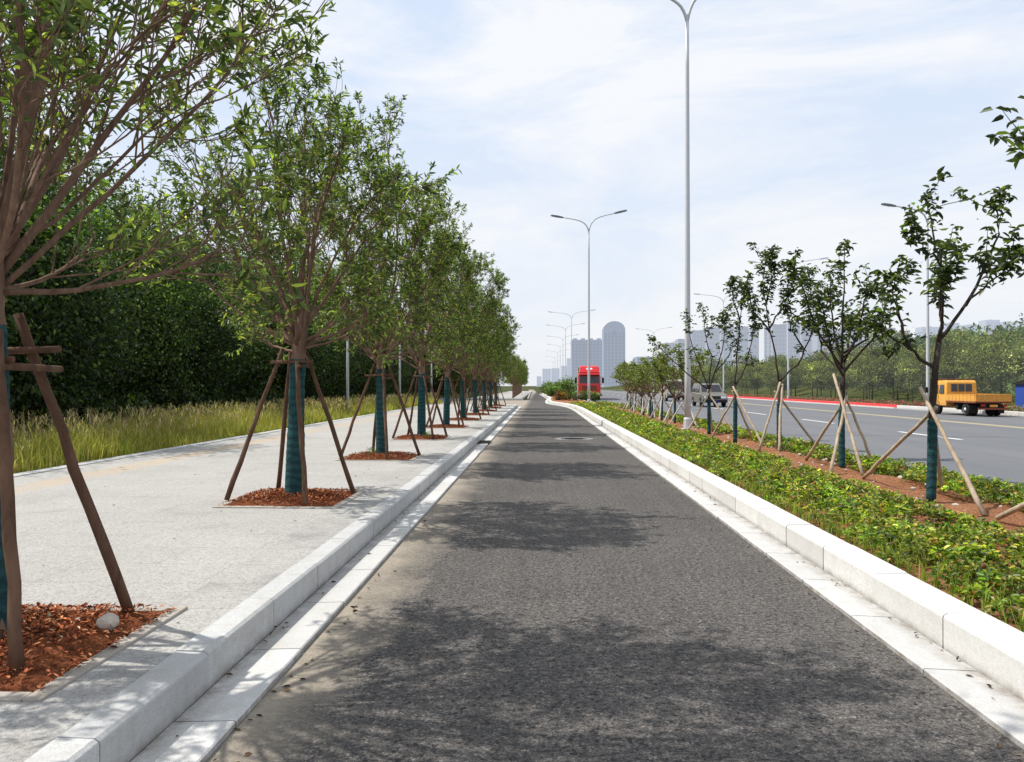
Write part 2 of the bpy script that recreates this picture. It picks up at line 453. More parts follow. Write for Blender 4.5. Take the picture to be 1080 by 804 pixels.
m = MB(); m.add([(-3000, -300, -.06), (3000, -300, -.06), (3000, 4500, -.06), (-3000, 4500, -.06)], [(0, 1, 2, 3)])
m.build('ground', M['ground'])['kind'] = 'structure'
LE = [(-6, -1.42), (58.5, -1.42), (59.2, -2.2), (60.2, -14), (83, -14), (85, -4), (86.5, -1.3), (150, -1.9), (320, -5)]
le = lambda y: lerp(LE, y)
ysl = sorted(set(list(np.arange(-6, 320, 2.0))+[58.5, 59.2, 60.2, 83, 85, 86.5]))
ribbon('cycle_lane', le, lambda y: re(y)+.02, ysl, 0.0, M['asphalt'])
ribbon('main_road', lambda y: me_(y), lambda y: 25.2, np.arange(-40, 321, 4.0), -.004, M['road'])
# markings
m = MB()
for y in np.arange(-1, 300, 10.0): m.box(12.42, 12.58, y+4.6, y+8.6, -.003, .0015)
m.build('lane_dash_marking', M['white_paint'])['kind'] = 'structure'
m = MB(); m.box(18.12, 18.26, -40, 300, -.003, .0015); m.box(18.42, 18.56, -40, 300, -.003, .0015)
m.build('centre_line_marking', M['yellow_paint'])['kind'] = 'structure'
m = MB(); m.box(24.75, 24.88, -40, 300, -.003, .0015)
m.build('edge_line_marking', M['white_paint'])['kind'] = 'structure'

rk = np.random.default_rng(4)
def stones(name, prof, xf, y0, y1, mat, step=1.0, parent=None, gap=.010, side=1):
    """row of kerb stones; prof: (dx, z) outline offset from xf(y)"""
    mb = MB(); y = y0
    while y < y1:
        a, b = y+gap/2, min(y+step-gap/2, y1)
        j = rk.normal(0, .0018, 2)
        vs = [(xf(a)+side*dx+j[0], a, z+(j[1] if z > .05 else 0)) for dx, z in prof] + [(xf(b)+side*dx+j[0], b, z+(j[1] if z > .05 else 0)) for dx, z in prof]
        n = len(prof)
        mb.add(vs, [tuple(range(n)), tuple(range(2*n-1, n-1, -1))]+[(i, i+n, (i+1) % n+n, (i+1) % n) for i in range(n)])
        y += step
    o = mb.build(name, mat, parent); o['kind'] = 'structure'
    return o
KP_L = [(0, -.1), (0, .19), (.004, .2), (.022, .213), (.17, .215), (.17, -.1)]
KP_R = [(0, -.1), (0, .20), (.005, .213), (.028, .228), (.25, .23), (.25, -.1)]
GP = [(0, -.1), (0, .026), (.008, .033), (.293, .022), (.293, -.1)]
stones('left_kerb', KP_L, lambda y: -1.73, -3, 58.5, M['kerb'], side=-1)
stones('left_gutter', GP, lambda y: -1.425, -3.4, 58.5, M['gutter'], side=-1)
stones('right_kerb', KP_R, lambda y: re(y)+.32, -3.2, 150, M['kerb_right'])
stones('right_gutter', GP, lambda y: re(y)+.012, -3.6, 150, M['gutter'])
stones('far_left_kerb', KP_L, lambda y: lerp(LE, y)-.02, 86.5, 160, M['kerb'], side=-1, step=2)
m = MB(); m.box(-14, -1.9, 85.0, 85.25, -.05, .2); m.build('junction_kerb', M['kerb'])['kind'] = 'structure'
stones('main_road_kerb', [(0, -.1), (0, .12), (.02, .14), (.15, .14), (.15, -.1)], lambda y: me_(y)-.005, -6, 150, M['kerb'], side=-1, step=1)
stones('far_kerb', [(0, -.1), (0, .2), (.02, .22), (.25, .22), (.25, -.1)], lambda y: 25.2, 10, 56, M['kerb_right'], step=1)
stones('red_painted_kerb', [(0, -.1), (0, .24), (.02, .26), (.25, .26), (.25, -.1)], lambda y: 25.2, 56, 160, M['red_paint'], step=1)
m = MB(); m.box(24.96, 25.19, 56, 160, -.02, .07); m.build('far_gutter', M['kerb_right'])['kind'] = 'structure'

m = MB(); m.box(-8.0, -1.903, -6, 58.5, -.1, .207); m.box(-8.25, -8.003, -6, 58.5, -.1, .222, 1)
m.build('pavement', [M['pavement'], M['kerb']])['kind'] = 'structure'
m = MB(); m.box(-8.0, -2.05, 85.26, 200, -.1, .2); m.build('far_pavement', M['pavement'])['kind'] = 'structure'

rv = np.random.default_rng(11)
ph = rv.uniform(0, 6, 8)
def soilz(x, y, t):
    e = min(1, min(t, 1-t)*6)
    return e*(.03*math.sin(2.1*x+1.7*y+ph[0])+.025*math.sin(4.3*y-3*x+ph[1])+.02*math.sin(7*x+5.1*y+ph[2])+.04*math.sin(PI*t))
ribbon('verge_soil', lambda y: re(y)+.575, lambda y: max(me_(y)-.15, re(y)+1.0), np.arange(-3, 150, .25), .165, M['verge_soil'], .12, cols=24, bump_fn=soilz)
ribbon('far_verge', lambda y: 25.45, lambda y: 70, np.arange(5, 330, 10.0), .12, M['verge_grass'])
ribbon('left_verge', lambda y: -40, lambda y: -8.26, np.arange(-6, 64, 5.0), .10, M['ground'], .16)

# ------------------------------------------------------------------ plants without number
def quad_blades(P, H, Wd, lean, rng, seg=2):
    """grass blades; V (n,5,3): 2 base, 2 mid, tip"""
    n = len(P)
    a = rng.uniform(0, 2*PI, n); side = np.stack([np.cos(a), np.sin(a), np.zeros(n)], 1)
    b = rng.uniform(0, 2*PI, n); ld = np.stack([np.cos(b), np.sin(b), np.zeros(n)], 1)
    H = H[:, None]; Wd = Wd[:, None]; lean = lean[:, None]
    mid = P + UP*H*.55 + ld*lean*H*.25
    tip = P + UP*H*(1-.3*lean) + ld*lean*H
    return np.stack([P-side*Wd/2, P+side*Wd/2, mid+side*Wd*.4, mid-side*Wd*.4, tip], 1)
def blade_obj(name, Vs, Cs, mat, parent=None):
    V = np.concatenate(Vs); C = np.concatenate(Cs); n = len(V)
    base = (np.arange(n)*5)[:, None]
    loops = (base+np.array([0, 1, 2, 3, 3, 2, 4])[None]).ravel()
    st = np.stack([np.arange(n)*7, np.arange(n)*7+4], 1).ravel(); tot = np.tile([4, 3], n)
    col = np.repeat(C, 5, axis=0)
    return np_mesh(name, V.reshape(-1, 3), loops, st, tot, mat, col, parent)

rng = np.random.default_rng(21)
Vs, Cs = [], []
for (y0, y1, dens, wsc) in [(4, 14, 420, 1.0), (14, 26, 420, 1.3), (26, 45, 200, 2.0), (45, 66, 90, 3.4)]:
    n = int((y1-y0)*4.2*dens)
    x = -8.32 - rng.uniform(0, 1, n)**1.15*4.4; y = rng.uniform(y0, y1, n)
    pat = np.sin(x*1.9+y*.8)+np.sin(y*1.7-x)+np.sin(y*.45+2)
    H = np.clip(.44+.11*pat+rng.normal(0, .13, n), .12, 1.1)*np.clip(.45+(-8.2-x)*.9, .45, 1)
    P = np.stack([x, y, np.full(n, .13)], 1)
    Vs.append(quad_blades(P, H, rng.uniform(.006, .013, n)*wsc*1.15, np.abs(rng.normal(.28, .2, n)), rng))
    c = pick(rng, n, [(.22, .26, .045), (.36, .34, .075), (.50, .42, .16), (.13, .18, .04), (.30, .20, .08)], [2.6, 3.4, 4.4, 2.0, 1.8])
    Cs.append(c)
    k = n//20                                            # pale seed heads on long stems
    x = -8.5-rng.uniform(0, 1, k)*3.6; y = rng.uniform(y0, y1, k); P = np.stack([x, y, np.full(k, .13)], 1)
    hh = rng.uniform(.5, .98, k)
    Vs.append(quad_blades(P, hh, np.full(k, .006*wsc), np.full(k, .3), rng)); Cs.append(pick(rng, k, [(.32, .27, .12)], [1]))
    top = Vs[-1][:, 4]
    for q in range(3):
        Vs.append(quad_blades(top-UP*.05*q, rng.uniform(.09, .17, k), np.full(k, .014*wsc), np.full(k, 1.0), rng)); Cs.append(pick(rng, k, [(.44, .36, .22), (.34, .25, .15)], [1, 1]))
o = blade_obj('tall_grass', Vs, Cs, M['grass'])
tag(o, 'tall yellow green grass with pale seed heads along the back of the pavement', 'grass', kind='stuff')

# low ground cover shrubs in the verge
rng = np.random.default_rng(33)
Vs, Cs, Bs, Bc = [], [], [], []
def cover_patch(xf0, xf1, y0, y1, dens, nl, lsc):
    n = int((y1-y0)*1.3*dens)
    y = rng.uniform(y0, y1, n); t = rng.uniform(-.03, 1.03, n)
    a = np.array([xf0(v) for v in y]); b = np.array([xf1(v) for v in y])
    x = a+(b-a)*t
    dn = np.sin(x*2.3+1.3*np.sin(y*1.1))+np.sin(y*1.7+x)
    kp = rng.uniform(0, 1, n) < np.clip(.85+.2*dn, .3, 1); x, y, t = x[kp], y[kp], t[kp]; n = len(x)
    H = rng.uniform(.06, .20, n)*np.clip(.55+np.minimum(t+.05, 1.05-t)*3, .5, 1.1); Rr = rng.uniform(.07, .15, n)
    tint = np.exp(rng.normal(0, .28, (n, 1)))*np.exp(rng.normal(0, .10, (n, 3)))
    k = rng.poisson(nl, n); I = np.repeat(np.arange(n), k); m_ = len(I)
    u = rng.uniform(0, 1, m_)**.55; az = rng.uniform(0, 2*PI, m_); lay = rng.uniform(0, 1, m_)**.5
    rad = Rr[I]*u*(1.15-.45*lay)
    P = np.stack([x[I]+rad*np.cos(az), y[I]+rad*np.sin(az), .185+H[I]*lay*(1-.35*u*u)], 1)
    az2 = az+rng.normal(0, .7, m_); el = rng.normal(.15, .45, m_)
    D = np.stack([np.cos(az2)*np.cos(el), np.sin(az2)*np.cos(el), np.sin(el)], 1)
    L = rng.uniform(.028, .062, m_)*lsc
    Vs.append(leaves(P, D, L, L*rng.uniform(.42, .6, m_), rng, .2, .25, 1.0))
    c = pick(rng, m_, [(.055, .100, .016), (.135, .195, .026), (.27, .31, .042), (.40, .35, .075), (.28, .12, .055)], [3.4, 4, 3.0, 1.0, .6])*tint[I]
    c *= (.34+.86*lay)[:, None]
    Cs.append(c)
lx0 = lambda y: re(y)+.76; lx1 = lambda y: re(y)+.76+1.48*min(1, max(.35, (me_(y)-re(y)-1.2)/3))
for (a, b, d, nl, s) in [(2.5, 8, 50, 66, 1.0), (8, 14, 44, 52, 1.1), (14, 24, 34, 34, 1.4), (24, 40, 26, 16, 2.0), (40, 62, 18, 9, 3.0)]:
    cover_patch(lx0, lx1, a, b, d, nl, s)
    cover_patch(lambda y: me_(y)-1.05, lambda y: me_(y)-.22, a, b, d*.62, nl*1.1, s*1.05)
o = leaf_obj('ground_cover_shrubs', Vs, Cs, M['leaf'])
tag(o, 'low yellow green ground cover shrubs planted behind the right kerb', 'ground cover', kind='stuff')
# grass tufts between
Vs, Cs = [], []
for (y0, y1, d, ws) in [(2.5, 10, 150, 1), (10, 22, 90, 1.4), (22, 60, 35, 2.4)]:
    n = int((y1-y0)*d)
    y = rng.uniform(y0, y1, n); t = rng.uniform(0, 1, n)**2.2; x = np.array([re(v) for v in y])+.62+t*.8
    tu = rng.normal(0, .025, (n, 2)); P = np.stack([x+tu[:, 0], y+tu[:, 1], np.full(n, .17)], 1)
    P[:, :2] = np.round(P[:, :2]*5)/5*.7+P[:, :2]*.3
    P[:, 0] = np.maximum(P[:, 0], np.array([re(v) for v in P[:, 1]])+.6)
    Vs.append(quad_blades(P, rng.uniform(.08, .24, n), rng.uniform(.005, .010, n)*ws, np.abs(rng.normal(.4, .25, n)), rng))
    Cs.append(pick(rng, n, [(.16, .26, .03), (.24, .30, .05), (.32, .28, .10)], [3, 2, 1]))
o = blade_obj('verge_grass_tufts', Vs, Cs, M['grass'])
tag(o, 'thin grass tufts along the inner side of the right kerb', 'grass', kind='stuff')

# dry leaf and chip litter
def flakes(P, L, Wd, rng, cols, w, tilt=.35):
    n = len(P); az = rng.uniform(0, 2*PI, n); el = np.abs(rng.normal(0, tilt, n))
    D = np.stack([np.cos(az)*np.cos(el), np.sin(az)*np.cos(el), np.sin(el)], 1)
    return leaves(P, D, L, Wd, rng, .2, .2, 2.0), pick(rng, n, cols, w)
rng = np.random.default_rng(5)
Vs, Cs = [], []
def put(n, fx, y0, y1, z, ls=(.02, .05), yp=1.8):
    y = y0+(y1-y0)*rng.uniform(0, 1, n)**yp; x = fx(y, n)
    L = rng.uniform(*ls, n)
    v, c = flakes(np.stack([x, y, np.full(n, z)], 1), L, L*rng.uniform(.3, .6, n), rng, [(.09, .05, .028), (.16, .10, .05), (.045, .03, .02), (.28, .2, .11)], [3, 3, 3, 1])
    Vs.append(v); Cs.append(c)
put(70, lambda y, n: -1.715+np.abs(rng.normal(0, .05, n)), 2.2, 40, .03)
put(90, lambda y, n: -1.40+np.abs(rng.normal(0, .08, n)), 2.2, 40, .004)
put(60, lambda y, n: 2.40-np.abs(rng.normal(0, .07, n)), 2.8, 30, .03)
put(110, lambda y, n: 2.09-np.abs(rng.normal(0, .09, n)), 2.8, 40, .004, (.012, .04))
put(50, lambda y, n: rng.uniform(-1.3, 2.0, n), 2.6, 20, .004, (.01, .028))
put(60, lambda y, n: rng.uniform(-6, -2, n), 4, 24, .212, (.015, .045))
put(500, lambda y, n: 3+rng.uniform(0, 3, n), 3, 28, .215, (.015, .05), 1.3)
o = leaf_obj('leaf_litter', Vs, Cs, M['litter'])
tag(o, 'scattered dry brown leaves on the gutters, lane and verge soil', 'leaf litter', kind='stuff')
# small stones on verge soil
mb = MB()
def pebble(mb, x, y, z, r, rng):
    bm = bmesh.new(); bmesh.ops.create_icosphere(bm, subdivisions=1, radius=r)
    sc = rng.uniform(.6, 1.2, 3); sc[2] *= .7
    vs = [np.array(v.co)*sc*(1+rng.normal(0, .1))+[x, y, z] for v in bm.verts]
    fs = [tuple(v.index for v in f.verts) for f in bm.faces]; bm.free()
    mb.add(vs, fs)
for i in range(150):
    y = 4+24*rng.uniform()**1.3
    pebble(mb, rng.uniform(4.2, 5.5), y, .21, rng.uniform(.012, .05), rng)
tag(mb.build('soil_rubble', M['stone']), 'pale pebbles and clods strewn on the red verge soil', 'rubble', kind='stuff')

# ------------------------------------------------------------------ street trees on the left
def polybranch(p0, d0, length, rng, n=6, up=.25, wob=.09):
    pts = [np.array(p0, float)]; d = norm(d0)
    for i in range(n):
        d = norm(d + up/n*UP*1.6 + rng.normal(0, wob, 3))
        pts.append(pts[-1]+d*length/n)
    return np.array(pts)
def perp_dir(d, ang, az):
    d = norm(d); ref = np.array([1., 0, 0]) if abs(d[2]) > .9 else UP
    a = norm(np.cross(d, ref)); b = np.cross(d, a)
    return d*math.cos(ang)+(a*math.cos(az)+b*math.sin(az))*math.sin(ang)

LCOL = [(.050, .076, .024), (.11, .155, .042), (.21, .27, .066), (.37, .43, .10), (.50, .46, .10)]
LW = [4.0, 3.8, 2.4, 1.1, .18]
def street_tree(seed, name, label, loc, rz=0, n1=13, hscale=1.0, rad=1.85, nleaf=11, wrapcol='wrap', forkz=2.05, low=None, lcol=LCOL, lw=LW, tilt=(0, 0), br=1.0, elo=12, n3=7, cz=4.5, rz_=2.7, pw=2.2, wr=1.0):
    rng = np.random.default_rng(seed)
    root = thing(name, label, 'tree', loc, rz, 'street trees in the pavement row')
    wood = MB(); LP, LD = [], []
    C = np.array([tilt[0], tilt[1], cz]); RX, RZ = rad, rz_
    lean = rng.normal(0, .035, 2)
    tp = np.array([[0, 0, -.05], [0, 0, .1], [lean[0]*.3, lean[1]*.3, .7], [lean[0]*.5, lean[1]*.5, 1.4], [lean[0], lean[1], forkz-.15],
                   [lean[0]*1.5+.02, lean[1]*1.4, forkz+.2], [lean[0]*1.5-.02, lean[1]*2+.02, forkz+.6], [lean[0]*2.5+.03, lean[1]*2, forkz+1.2]])
    t20 = np.linspace(-.05, forkz+1.2, 26); t20x = np.stack([np.interp(t20, tp[:, 2], tp[:, 0]), np.interp(t20, tp[:, 2], tp[:, 1]), t20], 1)
    t20x[6:, :2] += rng.normal(0, .006, (20, 2))
    wood.tube(t20x, np.interp(t20, tp[:, 2], [.12, .098, .088, .082, .084, .062, .04, .022])*(1+rng.normal(0, .04, 26)), 12)
    top = tp[4]
    def inside(p, k=1.0): return (abs((p[0]-C[0])/RX)**2+abs((p[1]-C[1])/RX)**2)**(pw/2)+abs((p[2]-C[2])/RZ)**pw < k
    for i in range(n1):
        az = i*2.39996+rng.normal(0, .2); f = (i+.5)/n1
        el = R(elo+(82-elo)*f**.85+rng.normal(0, 4))
        d = np.array([math.cos(az)*math.cos(el), math.sin(az)*math.cos(el), math.sin(el)])
        # distance to the envelope along d
        st = top+np.array([math.cos(az)*.03, math.sin(az)*.03, -.12+.62*rng.uniform(0, 1)*(.35+.65*f)])
        ln = .6
        while ln < 6 and inside(st+d*ln+UP*ln*.12, .92): ln += .1
        ln = max(1.2, ln*rng.uniform(.88, 1.02))
        b = polybranch(st, d, ln, rng, 9, .30 if el < 1 else .05, .055)
        r0 = rng.uniform(.024, .042)*(1 if ln > 1.8 else .8)*br
        wood.tube(b, np.linspace(r0, .007, 10), 7)
        ns = int(3+ln*3.0)
        for s in range(ns):
            t = rng.uniform(.22, 1.0)**.8; ip = t*9; k = min(8, int(ip)); p = b[k]+(b[k+1]-b[k])*(ip-k)
            dd = perp_dir(b[k+1]-b[k], R(rng.uniform(18, 48)), rng.uniform(0, 2*PI)); dd = norm(dd+.22*UP+.18*norm(p-C))
            l2 = rng.uniform(.55, 1.35)*(1.15-.35*t)
            s2 = polybranch(p, dd, l2, rng, 5, .2, .09)
            if not inside(s2[-1], 1.25): s2 = p+(s2-p)*.55
            rr = max(.006, r0*(1-t)*.55)
            wood.tube(s2, np.linspace(rr, .0035, 6), 5, cap=False)
            nt3 = n3
            for q in range(nt3):
                t2 = rng.uniform(.3, 1.0) if q else 1.0; ip = t2*5; k = min(4, int(ip)); p3 = s2[k]+(s2[k+1]-s2[k])*(ip-k)
                d3 = norm(perp_dir(s2[k+1]-s2[k], R(rng.uniform(15, 60)), rng.uniform(0, 2*PI))+.15*UP)
                l3 = rng.uniform(.18, .48)
                s3 = polybranch(p3, d3, l3, rng, 3, .15, .1)
                wood.tube(s3, [.0035, .003, .0025, .002], 3, cap=False)
                dist = ((s3[-1]-C)/np.array([RX, RX, RZ])); rr_ = np.linalg.norm(dist)
                bare = .2 if (rr_ < .5) else (.7 if rr_ < .7 else 1.0)
                nl = rng.poisson(nleaf*bare)
                for w in range(nl):
                    u = rng.uniform(.25, 1)**.6; ip = u*3; k = min(2, int(ip)); LP.append(s3[k]+(s3[k+1]-s3[k])*(ip-k))
                    LD.append(perp_dir(s3[k+1]-s3[k], R(rng.uniform(25, 80)), rng.uniform(0, 2*PI))+.05*rng.normal(size=3)-.12*UP)
    tr = wood.build('trunk', M['bark'], root, smooth=True)
    P = np.array(LP); D = np.array(LD); n = len(P)
    L = rng.uniform(.058, .108, n); Wd = L*rng.uniform(.25, .34, n)
    leaf_obj('crown', [leaves(P, D, L, Wd, rng, .18, .18, .6)], [pick(rng, n, lcol, lw)], M['leaf'], root)
    wm = MB(); zs = np.linspace(.02, 1.72, 40)
    rr = np.interp(zs, [0, .1, .7, 1.72], np.array([.116, .104, .096, .092])*wr)+.004*np.abs(np.sin(zs*21+rng.uniform(0, 3)))+rng.normal(0,.0015,40)+np.where(zs < rng.uniform(.8,1.05), .010, 0)
    xy = np.stack([np.interp(zs, tp[:, 2], tp[:, 0]), np.interp(zs, tp[:, 2], tp[:, 1]), zs], 1)
    wm.tube(xy, rr, 16)
    wm.build('trunk_wrap', M[wrapcol], root, smooth=True)
    return root

def stake_frame(name, label, loc, feet, tops, bars, mat, r=.03, grp=None, seed=0, cat='tree support'):
    rng = np.random.default_rng(seed)
    root = thing(name, label, cat, loc, 0, grp)
    for (f, t) in zip(feet, tops):
        f = np.array(f, float); t = np.array(t, float); mb = MB()
        n = 9; pts = f+(t-f)*np.linspace(0, 1, n)[:, None]
        pts[1:-1, :2] += rng.normal(0, .006, (n-2, 2))
        rad = np.linspace(r*1.12, r*.85, n)*(1+rng.normal(0, .05, n))
        mb.tube(pts, rad, 8); mb.build('stake', mat, root, smooth=True)
    for (a, b) in bars:
        mb = MB(); mb.tube(np.linspace(a, b, 4), [r*.66, r*.7, r*.66, r*.62], 8); mb.build('crossbar', mat, root, smooth=True)
    return root

PZ = .205
def pit_objects():
    rng = np.random.default_rng(8)
    root = thing('tree_pit', 'x', 'tree pit', (0, 0, PZ), 0, 'square tree pits in the pavement')
    h = .72; e = MB(); w = .085
    for s in (-1, 1):
        for k in range(2):
            e.box(s*h-(w if s > 0 else 0), s*h+(0 if s > 0 else w), -h+k*h+.003, -h+(k+1)*h-.003, -.05, .016+.003*k)
            a0 = -h+w+.003+k*(h-w); e.box(a0, a0+h-w-.006, s*h-(w if s > 0 else 0), s*h+(0 if s > 0 else w), -.05, .017-.002*k)
    e.build('edging', M['edging'], root, bevel=.004, seg=1)
    n = 56; g = np.linspace(-h+w, h-w, n); V = []; F = []
    ph = rng.uniform(0, 6, 6)
    for y in g:
        for x in g:
            rr = max(abs(x), abs(y))/(h-w)
            z = .008+.06*(1-rr**2)*(1+.5*math.sin(9*x+ph[0])*math.sin(8*y+ph[1]))+.012*(1-rr**4)*rng.normal()
            V.append((x, y, max(z, .006)))
    for j in range(n-1):
        for i in range(n-1): F.append((j*n+i, j*n+i+1, (j+1)*n+i+1, (j+1)*n+i))
    m = MB(); m.add(V, F); m.build('soil_bed', M['soil'], root)
    k = 3600; x = np.clip(rng.normal(0, .36, k), -.66, .66); y = rng.uniform(-.66, .66, k); rr = np.maximum(abs(x), abs(y))/.66
    z = .02+.062*(1-rr**2)+rng.uniform(0, .02, k)
    L = rng.uniform(.010, .042, k)
    v, c = flakes(np.stack([x, y, z], 1), L, L*rng.uniform(.3, .6, k), rng, [(.42, .135, .055), (.27, .08, .035), (.50, .23, .11), (.07, .025, .013), (.5, .36, .24)], [4, 4, 2, 2.4, .7], .45)
    o = leaf_obj('bark_mulch', [v], [c], M['litter'], root); o['kind'] = 'stuff'
    return root

ROW = [(-2.92, 4.07), (-3.02, 9.45), (-3.08, 15.0), (-3.15, 20.5), (-3.16, 26.0), (-3.14, 31.5), (-3.1, 37.0), (-3.08, 42.5), (-3.08, 48.0), (-3.08, 53.5)]
ORD = ['nearest', 'second', 'third', 'fourth', 'fifth', 'sixth', 'seventh', 'eighth', 'ninth', 'tenth']
t1 = street_tree(101, 'street_tree', 'nearest street tree with bare spreading branches at the left edge of the pavement', (*ROW[0], PZ), .4, n1=30, nleaf=7, rad=1.62, br=.66, elo=3, n3=8, cz=4.2, rz_=2.6, pw=2.4, wr=.86)
t2 = street_tree(202, 'street_tree', 'leafy street tree with green wrapped trunk, second from the camera in the left row', (*ROW[1], PZ), 0, n1=22, nleaf=11, rad=1.5, elo=2, br=.76, cz=3.75, rz_=1.95, pw=2.2, n3=8, tilt=(-.28, 0))
t3 = street_tree(303, 'street_tree', 'dense street tree with green wrapped trunk, third from the camera in the left row', (*ROW[2], PZ), 0, n1=22, nleaf=17, rad=1.52, elo=8, br=.76, cz=4.5, rz_=2.6, pw=2.1, n3=8, tilt=(-.1, 0))
t4 = street_tree(404, 'street_tree', 'leafy street tree with green wrapped trunk, fourth from the camera in the left row', (*ROW[3], PZ), 0, n1=18, nleaf=19, rad=1.6, elo=12, br=.8, cz=4.45, rz_=2.6, pw=2.2, n3=8)
protos = [t4, t3]
rr = np.random.default_rng(77)
for i in range(4, len(ROW)):
    c = copy_tree(protos[i % 2]); c.location = (*ROW[i], PZ); c.rotation_euler.z = rr.uniform(0, 6.28)
    s = rr.uniform(.93, 1.05); c.scale = (s, s, s*rr.uniform(.95, 1.06)); c.rotation_euler.x = rr.normal(0, .018); c.rotation_euler.y = rr.normal(0, .018)
    c['label'] = 'leafy street tree with green wrapped trunk, %s from the camera in the left row' % ORD[i]
# the row goes on beyond the junction: white painted trunks
far_label = 'small leafy street tree in the far row beyond the junction'
for i in range(14):
    c = copy_tree(protos[i % 2]); c.location = (-3.1-.012*(i*6), 87.5+i*6.0, .2); c.rotation_euler.z = rr.uniform(0, 6.28)
    c.scale = (.9, .9, rr.uniform(.72, .85)); c['label'] = far_label; c['group'] = 'far street trees beyond the junction'
    for ch in list(c.children):
        if ch.name.startswith('trunk_wrap'): bpy.data.objects.remove(ch)
for i in range(7):     # side-road row, seen past the corner
    c = copy_tree(protos[i % 2]); c.location = (-6.2-i*2.2, 88.5+.3*i, .2); c.rotation_euler.z = rr.uniform(0, 6.28)
    c.scale = (.8, .8, .62); c['label'] = 'young tree with whitewashed trunk along the side road corner'; c['group'] = 'trees along the side road'
    for ch in c.children:
        if ch.name.startswith('trunk_wrap'):
            ch.data = ch.data.copy(); ch.data.materials[0] = M['stake_white']; ch.name = 'painted_trunk_band'

pit = pit_objects(); pit.location = (*ROW[0], PZ); pit['label'] = 'square red mulch pit around the nearest tree, edged with pale stone'
for i in range(1, len(ROW)):
    c = copy_tree(pit); c.location = (*ROW[i], PZ); c.rotation_euler.z = (i % 4)*PI/2
    c['label'] = 'square red mulch pit around the %s street tree of the left row' % ORD[i]

GS = 'wooden stake frames around the street trees'
stake_frame('tree_support', 'thick dark stakes and crossbars around the nearest tree at the left edge', (*ROW[0], PZ),
    [(.45, .53, .02), (.44, -.46, .02), (-.42, .5, .02), (-.42, -.5, .02)],
    [(-.02, .2, 1.80), (.15, -.20, 1.68), (-.18, .2, 1.74), (-.18, -.2, 1.74)],
    [((-.36, .155, 1.58), (.23, .19, 1.60)), ((-.36, -.16, 1.55), (.2, -.155, 1.53)), ((.16, -.36, 1.50), (.165, .30, 1.49))], M['stake'], .030, GS, 3)
def frame_at(i, rot, seed, lab):
    x, y = ROW[i]; rng = np.random.default_rng(seed)
    base = [(-.73, -.28), (-.40, .58), (.33, -.62), (.66, .32)]
    tops = [(-.13, -.06), (-.09, .12), (.07, -.13), (.11, .1)]
    rx = lambda p: (p[0]*math.cos(rot)-p[1]*math.sin(rot), p[0]*math.sin(rot)+p[1]*math.cos(rot))
    f = [(*rx(p), .03) for p in base]; t = [(*rx(p), 1.66+rng.uniform(0, .2)) for p in tops]
    h_ = rng.uniform(1.58, 1.70); b = [((*rx((-.24-rng.uniform(0, .07), -.11)), h_), (*rx((.22+rng.uniform(0, .08), -.10)), h_+rng.uniform(-.03, .03))), ((*rx((.12, -.22)), h_-.05), (*rx((.115, .25)), h_-.04))]
    return stake_frame('tree_support', lab, (x, y, PZ), f, t, b, M['stake'], .029, GS, seed)
for i in range(1, len(ROW)):
    frame_at(i, [0, 0, -.15, .1, .3, -.2, .15, 0, .2, -.1][i], 40+i, 'four brown stakes leaning on the %s street tree of the left row' % ORD[i])

mb = MB(); rg = np.random.default_rng(2); 
bm = bmesh.new(); bmesh.ops.create_icosphere(bm, subdivisions=2, radius=.058)
for v in bm.verts: v.co = Vector((v.co.x*1.15, v.co.y*.9, v.co.z*.8))*(1+.16*math.sin(v.co.x*60+1)*math.cos(v.co.y*47))
mb.add([v.co for v in bm.verts], [tuple(v.index for v in f.verts) for f in bm.faces]); bm.free()
o = mb.build('stone_lump', M['stone']); o.location = (-2.40, 4.24, PZ+.085)
tag(o, 'pale rounded stone lying on the red mulch of the nearest tree pit', 'stone')
# weeds in pits
for (i, dx, dy, lab) in [(0, -.28, .35, 'small green weed growing in the mulch of the nearest tree pit'), (2, -.18, -.1, 'pale green weed at the foot of the third street tree'), (3, .2, -.3, 'grey green weed at the foot of the fourth street tree')]:
    rng = np.random.default_rng(90+i); n = 90
    P = np.stack([rng.normal(0, .06, n), rng.normal(0, .06, n), rng.uniform(.0, .14, n)], 1); D = norm(np.stack([rng.normal(size=n), rng.normal(size=n), rng.uniform(.1, 1, n)], 1))
    o = leaf_obj('weed', [leaves(P, D, rng.uniform(.03, .06, n), rng.uniform(.012, .02, n), rng)], [pick(rng, n, [(.10, .17, .03), (.2, .25, .06)], [1, 1])], M['leaf'])
    o.location = (ROW[i][0]+dx, ROW[i][1]+dy, PZ+.05); tag(o, lab, 'weed', kind='stuff')

